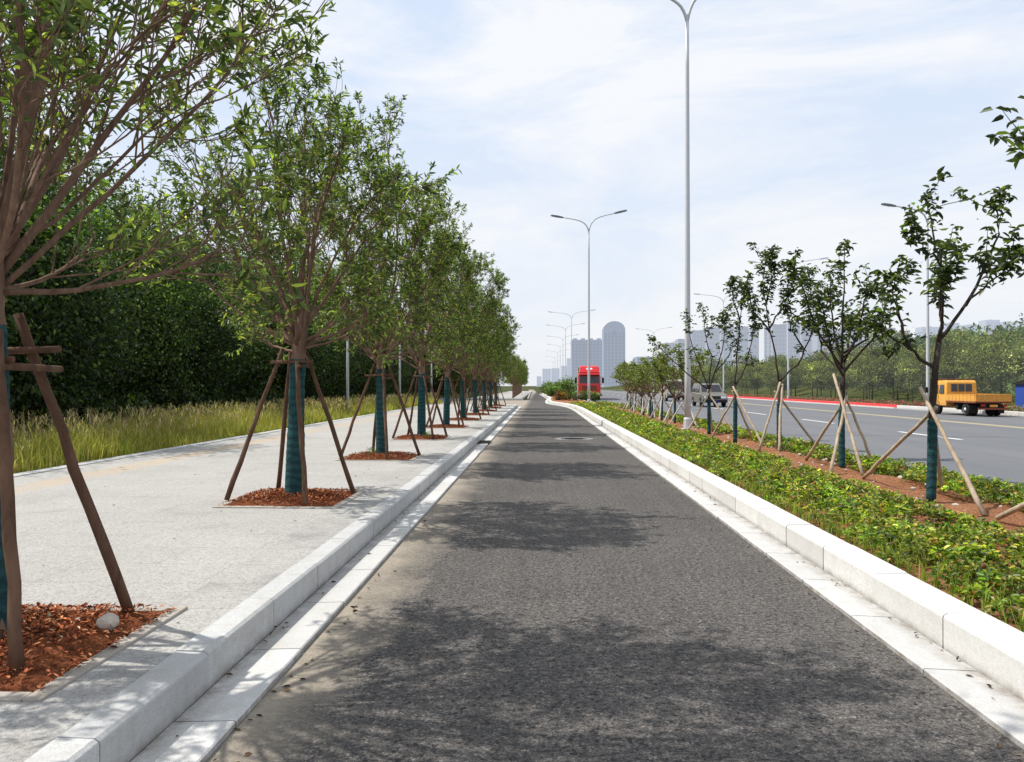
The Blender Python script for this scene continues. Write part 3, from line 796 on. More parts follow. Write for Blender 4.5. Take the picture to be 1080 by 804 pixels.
# ------------------------------------------------------------------ young trees in the verge
YC = [(.026, .040, .016), (.052, .075, .024), (.10, .14, .03), (.20, .26, .04)]
YW = [4, 4, 2, .5]
YC2 = [(.09, .12, .035), (.15, .18, .05), (.22, .25, .075), (.30, .32, .10)]
def young_tree(name, label, loc, limbs, seed, trunk, tuft=1.0, wrap_top=1.05, tr=.043, group='young trees on the verge', lsz=1.0, mat='leaf', rz=0, ntw=3.2, cols=YC, bark='bark_dark'):
    """limbs: list of polylines (local xyz)"""
    rng = np.random.default_rng(seed)
    root = thing(name, label, 'tree', loc, rz, group)
    wood = MB(); tp = np.array(trunk, float)
    wood.tube(tp, np.linspace(tr*1.15, tr*.72, len(tp)), 10)
    LP, LD, LS = [], [], []
    tuft *= 1.3
    def clump(p, d, n, spread):
        for _ in range(n):
            LP.append(p+rng.normal(0, spread, 3)*[1, 1, .8]); a = rng.uniform(0, 2*PI)
            LD.append(norm(d*.35+np.array([math.cos(a), math.sin(a), rng.normal(-.35, .35)])))
    for lim in limbs:
        b0 = np.array(lim, float)
        tt = np.linspace(0, 1, len(b0)); t9 = np.linspace(0, 1, 3*len(b0))
        b = np.stack([np.interp(t9, tt, b0[:, k]) for k in range(3)], 1); b[1:-1] += rng.normal(0, .012, (len(b)-2, 3))
        ln = np.linalg.norm(np.diff(b, axis=0), axis=1).sum()
        wood.tube(b, np.linspace(tr*.52 if ln > .9 else tr*.34, .006, len(b)), 7)
        n2 = int(ln*ntw)+1
        for q in range(n2):
            t = rng.uniform(.25, 1) if q else 1.0; ip = t*(len(b)-1); k = min(len(b)-2, int(ip)); p = b[k]+(b[k+1]-b[k])*(ip-k)
            dd = norm(perp_dir(b[k+1]-b[k], R(rng.uniform(20, 65)), rng.uniform(0, 2*PI))+.12*UP)
            l2 = rng.uniform(.15, .55)*(1 if t < .95 else .6)
            s2 = polybranch(p, dd, l2, rng, 4, .1, .1); wood.tube(s2, np.linspace(.007, .003, 5), 4, cap=False)
            for m_ in range(4):
                clump(s2[m_+1], dd, rng.poisson((2+1.6*m_)*tuft), .035)
        for k in range(len(b)//3, len(b)):
            clump(b[k], norm(b[k]-b[k-1]), rng.poisson((1.5 if k < len(b)*.7 else 5)*tuft), .04)
        clump(b[-1], norm(b[-1]-b[-2]), int(20*tuft), .07); clump(b[-2], norm(b[-1]-b[-2]), int(14*tuft), .08); clump(b[-3], norm(b[-1]-b[-2]), int(8*tuft), .08)
    wood.build('trunk', M[bark], root, smooth=True)
    P = np.array(LP); D = np.array(LD); n = len(P); L = rng.uniform(.075, .125, n)*lsz
    leaf_obj('crown', [leaves(P, D, L, L*rng.uniform(.42, .55, n), rng, .2, .3, .8)], [pick(rng, n, cols, YW)], M[mat], root)
    zs = np.linspace(.02, wrap_top, 30); wm = MB()
    xy = np.stack([np.interp(zs, tp[:, 2], tp[:, 0]), np.interp(zs, tp[:, 2], tp[:, 1]), zs], 1)
    wm.tube(xy, tr*1.20+.003*np.abs(np.sin(zs*23))+rng.normal(0,.001,30), 12); wm.build('trunk_wrap', M['wrap'], root, smooth=True)
    return root
VZ = .18
def rlimbs(seed, n, h0, h1, spread, fork=1.75):
    rng = np.random.default_rng(seed); out = []
    for i in range(n):
        az = i*2.4+rng.normal(0, .4); top = rng.uniform(h0, h1); s = spread*rng.uniform(.5, 1.05)
        e = np.array([math.cos(az)*s, math.sin(az)*s, top]); st = np.array([0.03, 0, fork+rng.uniform(-.25, .25)])
        mid = st+(e-st)*.45+np.array([math.cos(az), math.sin(az), -.6])*.12
        out.append([tuple(st), tuple(mid), tuple(st+(e-st)*.75+rng.normal(0, .05, 3)), tuple(e)])
    return out
# nearest visible verge tree, limbs as photographed
young_tree('young_tree', 'young verge tree with three pale stakes nearest the camera, open crown before the yellow truck', (4.80, 9.76, VZ),
    [[(.11, 0, 1.98), (.16, .02, 2.36), (.15, .05, 2.92), (.08, .06, 3.28), (-.02, .05, 3.76)],
     [(.11, 0, 1.98), (.43, .0, 2.4), (.67, -.05, 2.95), (.80, -.06, 3.35), (.77, -.05, 3.72)],
     [(.62, 0, 2.8), (.80, .1, 2.86), (.98, .15, 2.98), (1.10, .18, 3.14)],
     [(.06, 0, 1.64), (-.23, .03, 1.87), (-.47, .08, 2.05), (-.64, .1, 2.2)],
     [(-.23, .03, 1.87), (-.35, .1, 2.3), (-.42, .15, 2.75)],
     [(.15, 0, 2.4), (.30, .25, 2.75), (.42, .4, 3.2)],
     [(.16, .05, 2.85), (.02, -.1, 3.0), (-.16, -.15, 3.1), (-.3, -.2, 3.25)],
     [(.43, 0, 2.4), (.55, -.3, 2.65), (.7, -.5, 2.85)],
     [(.1, 0, 1.95), (0, -.3, 2.3), (-.1, -.45, 2.75)]],
    51, [(0, 0, -.05), (.02, 0, .6), (.03, .01, 1.2), (.06, 0, 1.62), (.11, 0, 2.0)], tuft=.85, wrap_top=1.0, tr=.046)
young_tree('young_tree', 'young verge tree with spreading leafy crown and pale stakes, second from the right', (5.13, 13.44, VZ),
    rlimbs(62, 9, 2.5, 3.6, 1.05)+[[(0, 0, 1.8), (.02, 0, 2.8), (.05, 0, 3.75)]], 52, [(0, 0, -.05), (.0, .02, .8), (.02, 0, 1.4), (.03, 0, 1.85)], tuft=.8)
young_tree('young_tree', 'young verge tree forking in a wide V with a tufted top, third from the right', (5.27, 17.4, VZ),
    [[(.0, 0, 1.5), (-.1, 0, 2.2), (-.25, 0, 2.9), (-.33, 0, 3.6), (-.25, 0, 4.35)], [(0, 0, 1.5), (.5, .1, 1.95), (.75, .1, 2.6), (.8, .1, 3.2), (.65, 0, 3.9)],
     [(-.2, 0, 2.7), (.1, .2, 3.2), (.3, .2, 3.8)], [(-.2, 0, 2.6), (-.6, -.1, 3.1), (-.75, -.1, 3.6)], [(.75, .1, 2.6), (1.05, .2, 3.0), (1.2, .2, 3.5)], [(-.3, 0, 3.2), (-.1, .3, 3.6), (0, .3, 4.1)],
     [(.6, .1, 2.2), (.3, .1, 2.7), (.2, .1, 3.2)]],
    53, [(0, 0, -.05), (0, 0, .8), (.01, 0, 1.5)], tuft=1.25)
young_tree('young_tree', 'slim young verge tree with two leaning stems, right of the lamp and the sparse tree', (4.85, 19.6, VZ),
    [[(0, 0, 1.4), (.05, 0, 2.2), (.15, 0, 3.0), (.22, .05, 3.8)], [(0, 0, 1.4), (.3, .1, 1.9), (.45, .1, 2.6), (.55, .1, 3.3)], [(.1, 0, 2.5), (-.2, 0, 2.8), (-.3, 0, 3.1)], [(.15, 0, 3.0), (.0, .1, 3.5), (-.05, .1, 4.0)]],
    54, [(0, 0, -.05), (.01, 0, .8), (0, 0, 1.45)], tuft=1.2)
young_tree('young_tree', 'sparse vase shaped young verge tree with one long low branch beside the tall lamp', (4.98, 23.2, VZ),
    [[(0, 0, 1.3), (-.3, 0, 2.0), (-.55, 0, 2.9), (-.65, 0, 3.5)], [(0, 0, 1.3), (.1, .1, 2.2), (-.1, .1, 3.0), (-.15, .1, 3.7)], [(0, 0, 1.3), (.35, .1, 2.2), (.5, .1, 3.1), (.6, .1, 3.7)], [(0, 0, 1.3), (-.7, 0, 1.8), (-1.2, 0, 2.3), (-1.65, 0, 2.75)], [(.2, 0, 1.8), (.6, .1, 2.3), (.85, .1, 2.8)]],
    55, [(0, 0, -.05), (0, 0, .8), (0, 0, 1.35)], tuft=.62, ntw=2.4)
young_tree('young_tree', 'verge tree reaching in from the right edge with a few twigs of dark leaves', (5.40, 6.3, VZ),
    [[(0, 0, 1.8), (-.5, 0, 2.1), (-.95, 0, 2.4), (-1.3, 0, 2.6)], [(0, 0, 1.8), (-.3, 0, 2.3), (-.75, .1, 2.8), (-1.25, .2, 3.0)], [(0, 0, 1.9), (.4, .2, 2.8), (.5, .3, 3.8)], [(-.75, .1, 2.8), (-1.1, .1, 3.05), (-1.55, .1, 3.4)]],
    56, [(0, 0, -.05), (.01, 0, .8), (0, 0, 1.95)], tuft=.45, ntw=2.0)
# stakes
GT = 'pale stake tripods around the verge trees'
def tripod(loc, feet, tops, lab, mat='stake_pale', seed=0, r=.026):
    return stake_frame('tree_support', lab, loc, feet, tops, [], M[mat], r, GT, seed)
tripod((4.80, 9.76, VZ), [(.0, -1.16, .02), (.10, 2.25, .02), (.52, .75, .02)], [(-.10, .05, 1.40), (.02, -.10, 1.16), (.04, .09, 1.2)], 'three pale stakes propping the young tree nearest the yellow truck', seed=1)
tripod((5.13, 13.44, VZ), [(-.12, -1.15, .02), (-.1, 1.5, .02), (.6, .1, .02), (-.55, -.95, .02)], [(-.12, .05, 1.62), (.06, .0, 1.2), (.07, .05, 1.25), (.05, -.07, 1.25)], 'four pale stakes propping the second verge tree from the right', seed=2)
tripod((5.27, 17.4, VZ), [(-.35, -1.1, .02), (-.55, -.4, .02), (1.05, .6, .02)], [(.06, -.05, 1.45), (-.0, -.08, 1.5), (-.08, .05, 1.3)], 'three stakes propping the V shaped verge tree', seed=3)
tripod((4.85, 19.6, VZ), [(.35, -1.2, .02), (-.4, .9, .02), (.6, .6, .02)], [(-.05, .0, 1.4), (.05, -.06, 1.3), (-.05, .05, 1.3)], 'three stakes propping the slim two stemmed verge tree', seed=4)
tripod((4.98, 23.2, VZ), [(.6, -.8, .02), (-.7, -.2, .02), (.3, .9, .02)], [(-.03, .06, 1.25), (.06, .0, 1.3), (-.05, -.05, 1.3)], 'three stakes propping the sparse tree beside the tall lamp', seed=5)
tripod((5.55, 6.3, VZ), [(-.72, 2.12, .02), (-.5, -.5, .02), (.5, .2, .02)], [(.03, -.1, 1.4), (.06, .06, 1.4), (-.06, -.0, 1.4)], 'pale stake slanting in from the right edge onto the red soil', seed=6)
# the row further on
ya = young_tree('young_tree', 'x', (0, 27, VZ), rlimbs(71, 11, 2.5, 3.6, 1.25, 1.35), 57, [(0, 0, -.05), (.0, .02, .8), (.02, 0, 1.4)], tuft=.42, lsz=1.15, cols=YC2, bark='bark')
yb = young_tree('young_tree', 'x', (0, 30, VZ), rlimbs(72, 12, 2.3, 3.5, 1.15, 1.3), 58, [(0, 0, -.05), (.02, 0, .8), (.0, 0, 1.35)], tuft=.5, lsz=1.15, cols=YC2, bark='bark')
tpod = stake_frame('tree_support', 'x', (0, 0, VZ), [(.55, -.6, .02), (-.65, -.2, .02), (.1, .75, .02)], [(-.05, .06, 1.35), (.06, .0, 1.35), (0, -.06, 1.35)], [], M['stake_white'], .03, GT, 9)
yy = [27.2, 29.6, 31.8, 33.8, 35.8, 37.8, 39.8, 41.8, 43.8, 45.8, 47.8]
for i, y in enumerate(yy):
    x = 4.95+rr.uniform(-.12, .2)+max(0, y-40)*.06
    o = (ya, yb)[i] if i < 2 else copy_tree((ya, yb)[i % 2])
    o.location = (x, y, VZ); o.rotation_euler.z = rr.uniform(0, 6.28); s = rr.uniform(.68, .82); o.scale = (s*1.1, s*1.1, s)
    tag(o, 'bushy young tree with whitewashed stakes in the crowded part of the verge row', group='bushy young trees further along the verge')
    o2 = tpod if i == 0 else copy_tree(tpod)
    o2.scale = (.9, .9, .82); o2.location = (x, y, VZ); o2.rotation_euler.z = rr.uniform(0, 6.28)
    tag(o2, 'whitewashed stake tripod among the crowded young trees of the verge', group='whitewashed tripods further along the verge')

# ------------------------------------------------------------------ clumpy trees (wood, belt, shrubs)
def clump_tree(name, seed, h, rad, z0, nclump, per, lsize, cols, w, mat, barkmat, label, cat='tree', loc=(0, 0, 0), group=None, trunk_r=.12, aspect=.62, flat=0.0, csz=.42):
    rng = np.random.default_rng(seed)
    root = thing(name, label, cat, loc, 0, group)
    wood = MB()
    wood.tube([(0, 0, -.1), (.03, .02, h*.25), (-.04, .03, h*.55), (.02, 0, h*.85)], [trunk_r, trunk_r*.8, trunk_r*.5, trunk_r*.15], 7)
    Vs, Cs = [], []
    cz = (h+z0)/2; rz = (h-z0)/2
    for i in range(nclump):
        v = norm(rng.normal(size=3)); k = rng.uniform(.25, 1)**.45
        lump = 1+.16*math.sin(3*math.atan2(v[1], v[0])+seed)+.12*math.sin(5*v[2]+seed*2)
        c = np.array([v[0]*rad*k*lump, v[1]*rad*k*lump, cz+v[2]*rz*k*(1+.1*math.sin(seed+4*v[0]))])
        if i < 14:
            st = np.array([0, 0, min(c[2]*.7, h*.6)]); wood.tube(np.array([st, st*.5+c*.5+[0, 0, -.1], c]), [trunk_r*.4, trunk_r*.25, .012], 5, cap=False)
        n = rng.poisson(per); sz = rng.uniform(.7, 1.3)*csz
        P = c+rng.normal(0, 1, (n, 3))*[sz, sz, sz*.6]
        D = norm(rng.normal(size=(n, 3))+norm(c-np.array([0, 0, cz]))*.8+[0, 0, -.2])
        L = rng.uniform(.7, 1.35, n)*lsize
        Vs.append(leaves(P, D, L, L*aspect*rng.uniform(.8, 1.2, n), rng, .15, .2, .6))
        Cs.append(pick(rng, n, cols, w)*math.exp(rng.normal(0, .38))*(.75+.5*np.clip((c[2]-z0)/(h-z0), 0, 1)))  # clumps tinted lighter towards the crown top, sunlit look put into the colour
    wood.build('trunk', M[barkmat], root, smooth=True)
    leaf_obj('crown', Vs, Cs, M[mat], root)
    return root
WC = [(.019, .036, .012), (.034, .060, .016), (.07, .108, .026), (.13, .18, .04)]
WC_LIT = [(.030, .055, .014), (.06, .10, .022), (.12, .18, .035), (.20, .27, .05)]  # lighter greens that paint the sunlit upper crowns into the leaf colour
GW = 'woodland trees behind the grass'
wl = 'dark evergreen woodland tree behind the tall grass'
wp = [clump_tree('woodland_tree', 300+i, [7.6, 8.8, 6.6][i], [2.5, 2.7, 2.3][i], .2, 190, 105, .125, [WC, WC_LIT, WC][i], [4.5, 4, 1.8, .4], 'leaf_dark', 'bark_wood', wl, loc=(0, 0, .1), group=GW) for i in range(3)]
rw = np.random.default_rng(12); k = 0
spots = []
for y in np.arange(13, 84, 3.5): spots.append((-14.6+rw.normal(0, .7), y+rw.normal(0, .6), 1.0))
for y in np.arange(16, 84, 4.2): spots.append((-19+rw.normal(0, .9), y+rw.normal(0, .8), 1.12))
for y in np.arange(24, 84, 6.5): spots.append((-24+rw.normal(0, .9), y+rw.normal(0, .8), 1.2))
for y in np.arange(88, 190, 6.0): spots.append((-13+rw.normal(0, .8), y, 1.0))
for (x, y, s) in spots:
    o = wp[k] if k < 3 else copy_tree(wp[k % 3])
    s *= rw.uniform(.92, 1.12)*(1.12 if x < -17 and y < 45 else .96)
    o.location = (x, y, .1); o.rotation_euler.z = rw.uniform(0, 6.28); o.scale = (s, s, s*rw.uniform(.92, 1.08)); k += 1
# understorey
rng = np.random.default_rng(61); n = 60000
x = -12.2-rng.uniform(0, 1, n)*4.5; y = 8+rng.uniform(0, 1, n)**1.2*76
hh = 1.3+.5*np.sin(y*.9)+.4*np.sin(y*2.3+x)
P = np.stack([x, y, rng.uniform(.1, 1, n)*hh*np.clip((-11.9-x)*.8, .3, 1)+.1], 1)
L = rng.uniform(.1, .24, n)
o = leaf_obj('woodland_undergrowth', [leaves(P, rng.normal(size=(n, 3)), L, L*.5, rng)], [pick(rng, n, WC, [4, 3, 1, .2])], M['leaf_dark'])
tag(o, 'dark tangled undergrowth at the foot of the left woodland', 'undergrowth', kind='stuff')

# belt of trees across the main road
BC = [(.075, .10, .028), (.13, .16, .042), (.20, .21, .06), (.24, .20, .085)]
bl = 'olive green planted tree in the belt across the main road'
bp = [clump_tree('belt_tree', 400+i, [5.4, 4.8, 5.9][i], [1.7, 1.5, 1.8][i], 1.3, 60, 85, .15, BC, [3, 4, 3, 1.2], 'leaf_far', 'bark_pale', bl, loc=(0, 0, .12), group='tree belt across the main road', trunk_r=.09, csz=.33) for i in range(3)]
k = 0
for (x0, step, ya_, yb_) in [(30.5, 3.7, 40, 190), (35, 4.2, 44, 230)]:
    y = ya_
    while y < yb_:
        o = bp[k] if k < 3 else copy_tree(bp[k % 3])
        s = rw.uniform(.8, 1.12); o.location = (x0+rw.normal(0, .7), y+rw.normal(0, .4), .12); o.rotation_euler.z = rw.uniform(0, 6.28); o.scale = (s, s, s); k += 1
        y += step*(1 if y < 110 else 1.8)
# green bushes far down the verge
SC = [(.04, .075, .018), (.075, .12, .025), (.12, .17, .035)]
for i, (x, y, h, r_) in enumerate([(1.9, 105, 1.2, .7), (2.9, 112, 1.8, .9), (2.3, 124, 1.6, 1.0), (4.2, 120, 2.4, 1.2), (1.6, 150, 1.9, 1.1)]):
    clump_tree('verge_bush', 500+i, h, r_, .2, 50, 45, .22, SC, [2, 3, 2], 'leaf', 'bark_wood', 'tall green bush in the far verge left of the red lorry', 'bush', (x, y, .15), 'tall green bushes in the far verge', .06)
shl = [('dark green clipped shrub in front of the red lorry', SC), ('dark green clipped shrub in front of the red lorry', SC), ('orange leaved clipped shrub in front of the red lorry', [(.30, .13, .03), (.22, .17, .03)]), ('bronze clipped shrub at the left end of the shrubs before the lorry', [(.10, .05, .02), (.14, .07, .03)])]
for i, (x, q) in enumerate([(3.1, 0), (3.9, 0), (4.6, 0), (2.4, 2), (1.7, 3), (5.2, 0)]):
    clump_tree('clipped_shrub', 520+i, .95, .42, .05, 16, 55, .10, shl[q][1], [1]*len(shl[q][1]), 'leaf', 'bark_wood', shl[q][0], 'shrub', (x, 74.0+.15*i, .13), 'clipped shrubs before the red lorry' if q == 0 else None, .02, csz=.15)
# hill
rng = np.random.default_rng(70)
HX = np.linspace(38, 620, 60); HY = np.linspace(20, 560, 50)
def hill(x, y):
    d = (x-38)/60.0
    h = 4.2*np.clip(d, 0, 1)**.8+15*np.exp(-((x-150)/75)**2-((y-150)/105)**2)+12*np.exp(-((x-330)/120)**2-((y-300)/160)**2)
    h = h*.85+1.1*np.sin(x*.06+1)*np.sin(y*.045)
    return h*np.clip((x-38)/14, 0, 1)
V = [(x, y, hill(x, y)-.05) for y in HY for x in HX]; nx = len(HX)
m = MB(); m.add(V, [(j*nx+i, j*nx+i+1, (j+1)*nx+i+1, (j+1)*nx+i) for j in range(len(HY)-1) for i in range(nx-1)])
m.build('hill', M['ground'], smooth=True)['kind'] = 'structure'
Vs, Cs = [], []
ncl = 1500
hx = 40+rng.uniform(0, 1, ncl)**1.3*230; hy = 40+rng.uniform(0, 1, ncl)*300
for i in range(ncl):
    s = rng.uniform(1.3, 2.6); n = 46
    v = norm(rng.normal(size=(n, 3))); v[:, 2] = np.abs(v[:, 2])*.9-.1
    P = np.array([hx[i], hy[i], hill(hx[i], hy[i])+s*.9])+v*s*rng.uniform(.55, 1.05, (n, 1))*[1, 1, 1.25]
    L = rng.uniform(.35, .8, n)*(.75+.3*s/2)
    Vs.append(leaves(P, norm(v+rng.normal(0, .7, (n, 3))), L, L*.7, rng, .15, .2, .5))
    Cs.append(pick(rng, n, [(.06, .10, .022), (.10, .15, .032), (.15, .20, .045)], [3, 3, 1.5])*rng.uniform(.55, 1.4))
o = leaf_obj('hillside_wood', Vs, Cs, M['leaf_hill'])
tag(o, 'dense green wood covering the hillside behind the yellow truck', 'wood', kind='stuff')
# low red flowers behind the far kerb
rng = np.random.default_rng(71); n = 9000
x = 25.7+rng.uniform(0, 1, n)*1.7; y = 38+rng.uniform(0, 1, n)*110; P = np.stack([x, y, .12+rng.uniform(0, .32, n)], 1); L = rng.uniform(.12, .24, n)
red = (rng.uniform(0, 1, n) < np.where(y > 50, .5, .12))[:, None]
c = np.where(red, pick(rng, n, [(.36, .05, .04), (.25, .07, .05)], [1, 1]), pick(rng, n, [(.13, .14, .03), (.2, .18, .05)], [1, 1]))
o = leaf_obj('flower_bed', [leaves(P, rng.normal(size=(n, 3)), L, L*.5, rng)], [c], M['leaf_far'])
tag(o, 'red and yellow green flower bed behind the far red kerb', 'flower bed', kind='stuff')

# ------------------------------------------------------------------ street lamps
def lamp(name, label, loc, mat, arm=3.0, H=13.8, rz=0, group=None, r=.105, flange=True):
    root = thing(name, label, 'street lamp', loc, rz, group)
    m = MB(); z = np.linspace(0, H, 9); m.tube(np.stack([z*0, z*0, z], 1), np.interp(z, [0, H], [r, r*.55]), 14); m.build('pole', M[mat], root, smooth=True)
    if flange:
        m = MB(); m.box(-.2, .2, -.2, .2, 0, .03); m.tube([(0, 0, .03), (0, 0, .35), (0, 0, .4)], [r*1.35, r*1.3, r*1.02], 12)
        for a in range(4): m.box(-.012+.15*math.cos(a*PI/2+.78), .012+.15*math.cos(a*PI/2+.78), -.012+.15*math.sin(a*PI/2+.78), .012+.15*math.sin(a*PI/2+.78), .03, .09)
        m.build('base_flange', M[mat], root)
    for s, lift in ((-1, .95), (1, 1.25)):
        t = np.linspace(0, 1, 12)
        x = s*arm*(t**1.9*.45+t*.55); zz = H-.25+(lift+.25)*np.sin(t*PI/2)**1.15
        # bows outward then runs out nearly level
        x = s*arm*np.where(t < .5, .5*(t/.5)**2*.55, .1375*2*.5+(t-.5)*1.45)
        x = s*arm*np.interp(t, [0, .2, .4, .6, 1], [0, .05, .17, .38, 1]); zz = H-.2+(lift+.2)*np.interp(t, [0, .2, .4, .6, 1], [0, .36, .62, .80, 1.0])
        k = np.ones(3)/3; x[1:-1] = np.convolve(x, k, 'valid'); zz[1:-1] = np.convolve(zz, k, 'valid')
        m = MB(); m.tube(np.stack([x, x*0, zz], 1), np.linspace(r*.5, r*.36, 12), 9); a = m.build('arm', M[mat], root, smooth=True)
        e = np.array([x[-1], 0, zz[-1]]); dn = norm(np.array([x[-1]-x[-2], 0, zz[-1]-zz[-2]]))
        p = [e+dn*q for q in (-.15, .0, .3, .75, .85)]
        m = MB()
        for i in range(4):
            pass
        wv = [.05, .1, .15, .13, .05]; hv = [.04, .05, .06, .05, .03]
        ring = []
        nn = np.cross(dn, [0, 1, 0])
        for q, w_, h_ in zip(p, wv, hv):
            ring += [q+np.array([0, -w_, 0])-nn*h_, q+np.array([0, w_, 0])-nn*h_, q+np.array([0, w_, 0])+nn*h_, q+np.array([0, -w_, 0])+nn*h_]
        fs = [(i*4+k2, i*4+(k2+1) % 4, (i+1)*4+(k2+1) % 4, (i+1)*4+k2) for i in range(4) for k2 in range(4)]+[(0, 1, 2, 3), (16, 17, 18, 19)]
        m.add(ring, fs); h = m.build('lamp_head', M['lamp_head' if mat == 'lamp' else 'lamp_far'], root)
        m = MB(); q0, q1 = p[1]-np.array([0, 0, .065]), p[3]-np.array([0, 0, .06])
        m.add([q0+[0, -.07, 0], q0+[0, .07, 0], q1+[0, .09, 0], q1+[0, -.09, 0], q0+[0, -.07, .02], q0+[0, .07, .02], q1+[0, .09, .02], q1+[0, -.09, .02]],
              [(0, 1, 2, 3), (4, 5, 6, 7), (0, 1, 5, 4), (1, 2, 6, 5), (2, 3, 7, 6), (3, 0, 4, 7)]); m.build('lens', M['lens'], h)
    return root
lamp('street_lamp', 'tall grey double armed street lamp standing in the verge beside the sparse tree', (4.88, 26.0, .15), 'lamp', H=13.75, arm=2.1)
lamp('street_lamp', 'grey double armed street lamp standing in front of the red lorry', (3.72, 60.0, .15), 'lamp', H=13.5, arm=2.1)
f0 = lamp('street_lamp', 'hazy double armed street lamp, nearest of the distant row left of the red lorry', (5.5, 138, .1), 'lamp_far', H=13.6, arm=3.4)
for i, (x, y) in enumerate([(5.4, 168), (5.9, 205), (6.2, 245), (6.4, 290), (6.4, 345), (6.6, 410)]):
    o = copy_tree(f0); o.location = (x, y, .1)
    tag(o, 'hazy double armed street lamp farther back in the distant row left of the red lorry', group='distant street lamps of the verge row')
f1 = lamp('street_lamp', 'pale street lamp pole across the main road behind the nearest verge tree', (25.9, 53, .12), 'lamp', H=12.6, arm=2.2, rz=0, r=.12)
for (y, lab) in [(83, 'pale street lamp pole across the main road behind the V shaped verge tree'), (112, 'pale street lamp pole across the main road above the grey car')]:
    o = copy_tree(f0); o.location = (26.1, y, .12); tag(o, lab, group='hazy street lamps across the main road'); del o['group']
for y in (180,):
    o = copy_tree(f0); o.location = (26.1, y, .12); tag(o, 'hazy street lamp across the main road above the young verge trees', group='hazy street lamps across the main road')
# thin posts by the wood
for i, (x, y) in enumerate([(-9.0, 36.0), (-9.0, 49.5), (-9.0, 64.0)]):
    root = thing('garden_post', ['thin grey post in the grass, nearest of three behind the street trees', 'thin grey post in the grass, middle of three behind the street trees', 'thin grey post in the grass, farthest of three behind the street trees'][i], 'post', (x, y, .1))
    m = MB(); m.tube([(0, 0, 0), (0, 0, 2), (0, 0, 4.4)], [.07, .065, .05], 8); m.build('pole', M['post'], root, smooth=True)
    m = MB(); m.tube([(0, 0, 4.4), (0, 0, 4.45), (0, 0, 4.75), (0, 0, 4.8)], [.06, .14, .16, .03], 8); m.build('lantern', M['lamp_head'], root, smooth=True)

# ------------------------------------------------------------------ manhole and drain
root = thing('manhole', 'round manhole set in a pale concrete ring in the far part of the cycle lane', 'manhole', (1.0, 23.4, 0))
def ringmesh(r0, r1, z, n=36, z0=-.03):
    m = MB(); an = np.linspace(0, 2*PI, n, endpoint=False); vs = []
    for r_, zz in ((r0, z0), (r0, z), (r1, z), (r1, z0)):
        vs += [(r_*math.cos(a), r_*math.sin(a), zz) for a in an]
    m.add(vs, [(q*n+k, q*n+(k+1) % n, (q+1)*n+(k+1) % n, (q+1)*n+k) for q in range(3) for k in range(n)]); return m
ringmesh(.40, .58, .012).build('collar', M['concrete'], root)
m = MB(); m.tube([(0, 0, -.03), (0, 0, .006)], [.395, .395], 32)
for i in range(-4, 5): m.box(-.28, .28, i*.07-.012, i*.07+.012, .0055, .013)
m.build('cover', M['iron'], root)
root = thing('drain_grate', 'dark iron drain grate set in the left gutter', 'drain grate', (-1.575, 21.6, .03))
m = MB(); m.box(-.16, .17, -.55, .55, -.03, .006); 
for i in range(13): m.box(-.14, .15, -.52+i*.082, -.48+i*.082, .006, .016)
m.build('grate', M['iron'], root)

# ------------------------------------------------------------------ vehicles
def wheel(parent, x0, x1, y, r, hub='chrome', z=None):
    z = r if z is None else z
    m = MB(); m.wheel_x(x0, x1, y, z, r); w = m.build('wheel', M['black'], parent, smooth=False)
    out = x0 if abs(x0) > abs(x1) else x1; s = 1 if out > 0 else -1
    m = MB(); an = np.linspace(0, 2*PI, 18, endpoint=False)
    vs = []
    for (rr_, dx) in ((r*.62, .006), (r*.55, -.02), (r*.3, -.035), (r*.22, .02), (.001, .03)):
        vs += [(out+s*dx, y+rr_*math.cos(a), z+rr_*math.sin(a)) for a in an]
    m.add(vs, [(q*18+k, q*18+(k+1) % 18, (q+1)*18+(k+1) % 18, (q+1)*18+k) for q in range(4) for k in range(18)])
    m.build('rim', M[hub], w, smooth=True)
    return w
def slab(parent, name, quad, n, th, mat, bevel=0):
    q = [np.array(p, float) for p in quad]; n = norm(n)*th
    m = MB(); m.add(q+[p+n for p in q], [(0, 1, 2, 3), (7, 6, 5, 4), (0, 1, 5, 4), (1, 2, 6, 5), (2, 3, 7, 6), (3, 0, 4, 7)])
    return m.build(name, M[mat], parent, bevel=bevel)

# yellow light truck, driving away: local +y is forwards, x=0 centre, y=0 at tail
T = thing('flatbed_truck', 'yellow flatbed truck with worn tailgate at the far kerb of the main road', 'truck', (23.3, 40.9, 0))
hw = .9
m = MB(); m.prism([(3.02, .48), (4.72, .48), (4.80, .75), (4.76, 1.05), (4.60, 1.78), (4.42, 1.88), (3.14, 1.90), (3.04, 1.80)], -hw+.02, hw-.02, lambda y, z: .07 if z > 1.5 else 0)
cab = m.build('cab', M['yellow'], T, bevel=.10, seg=3)
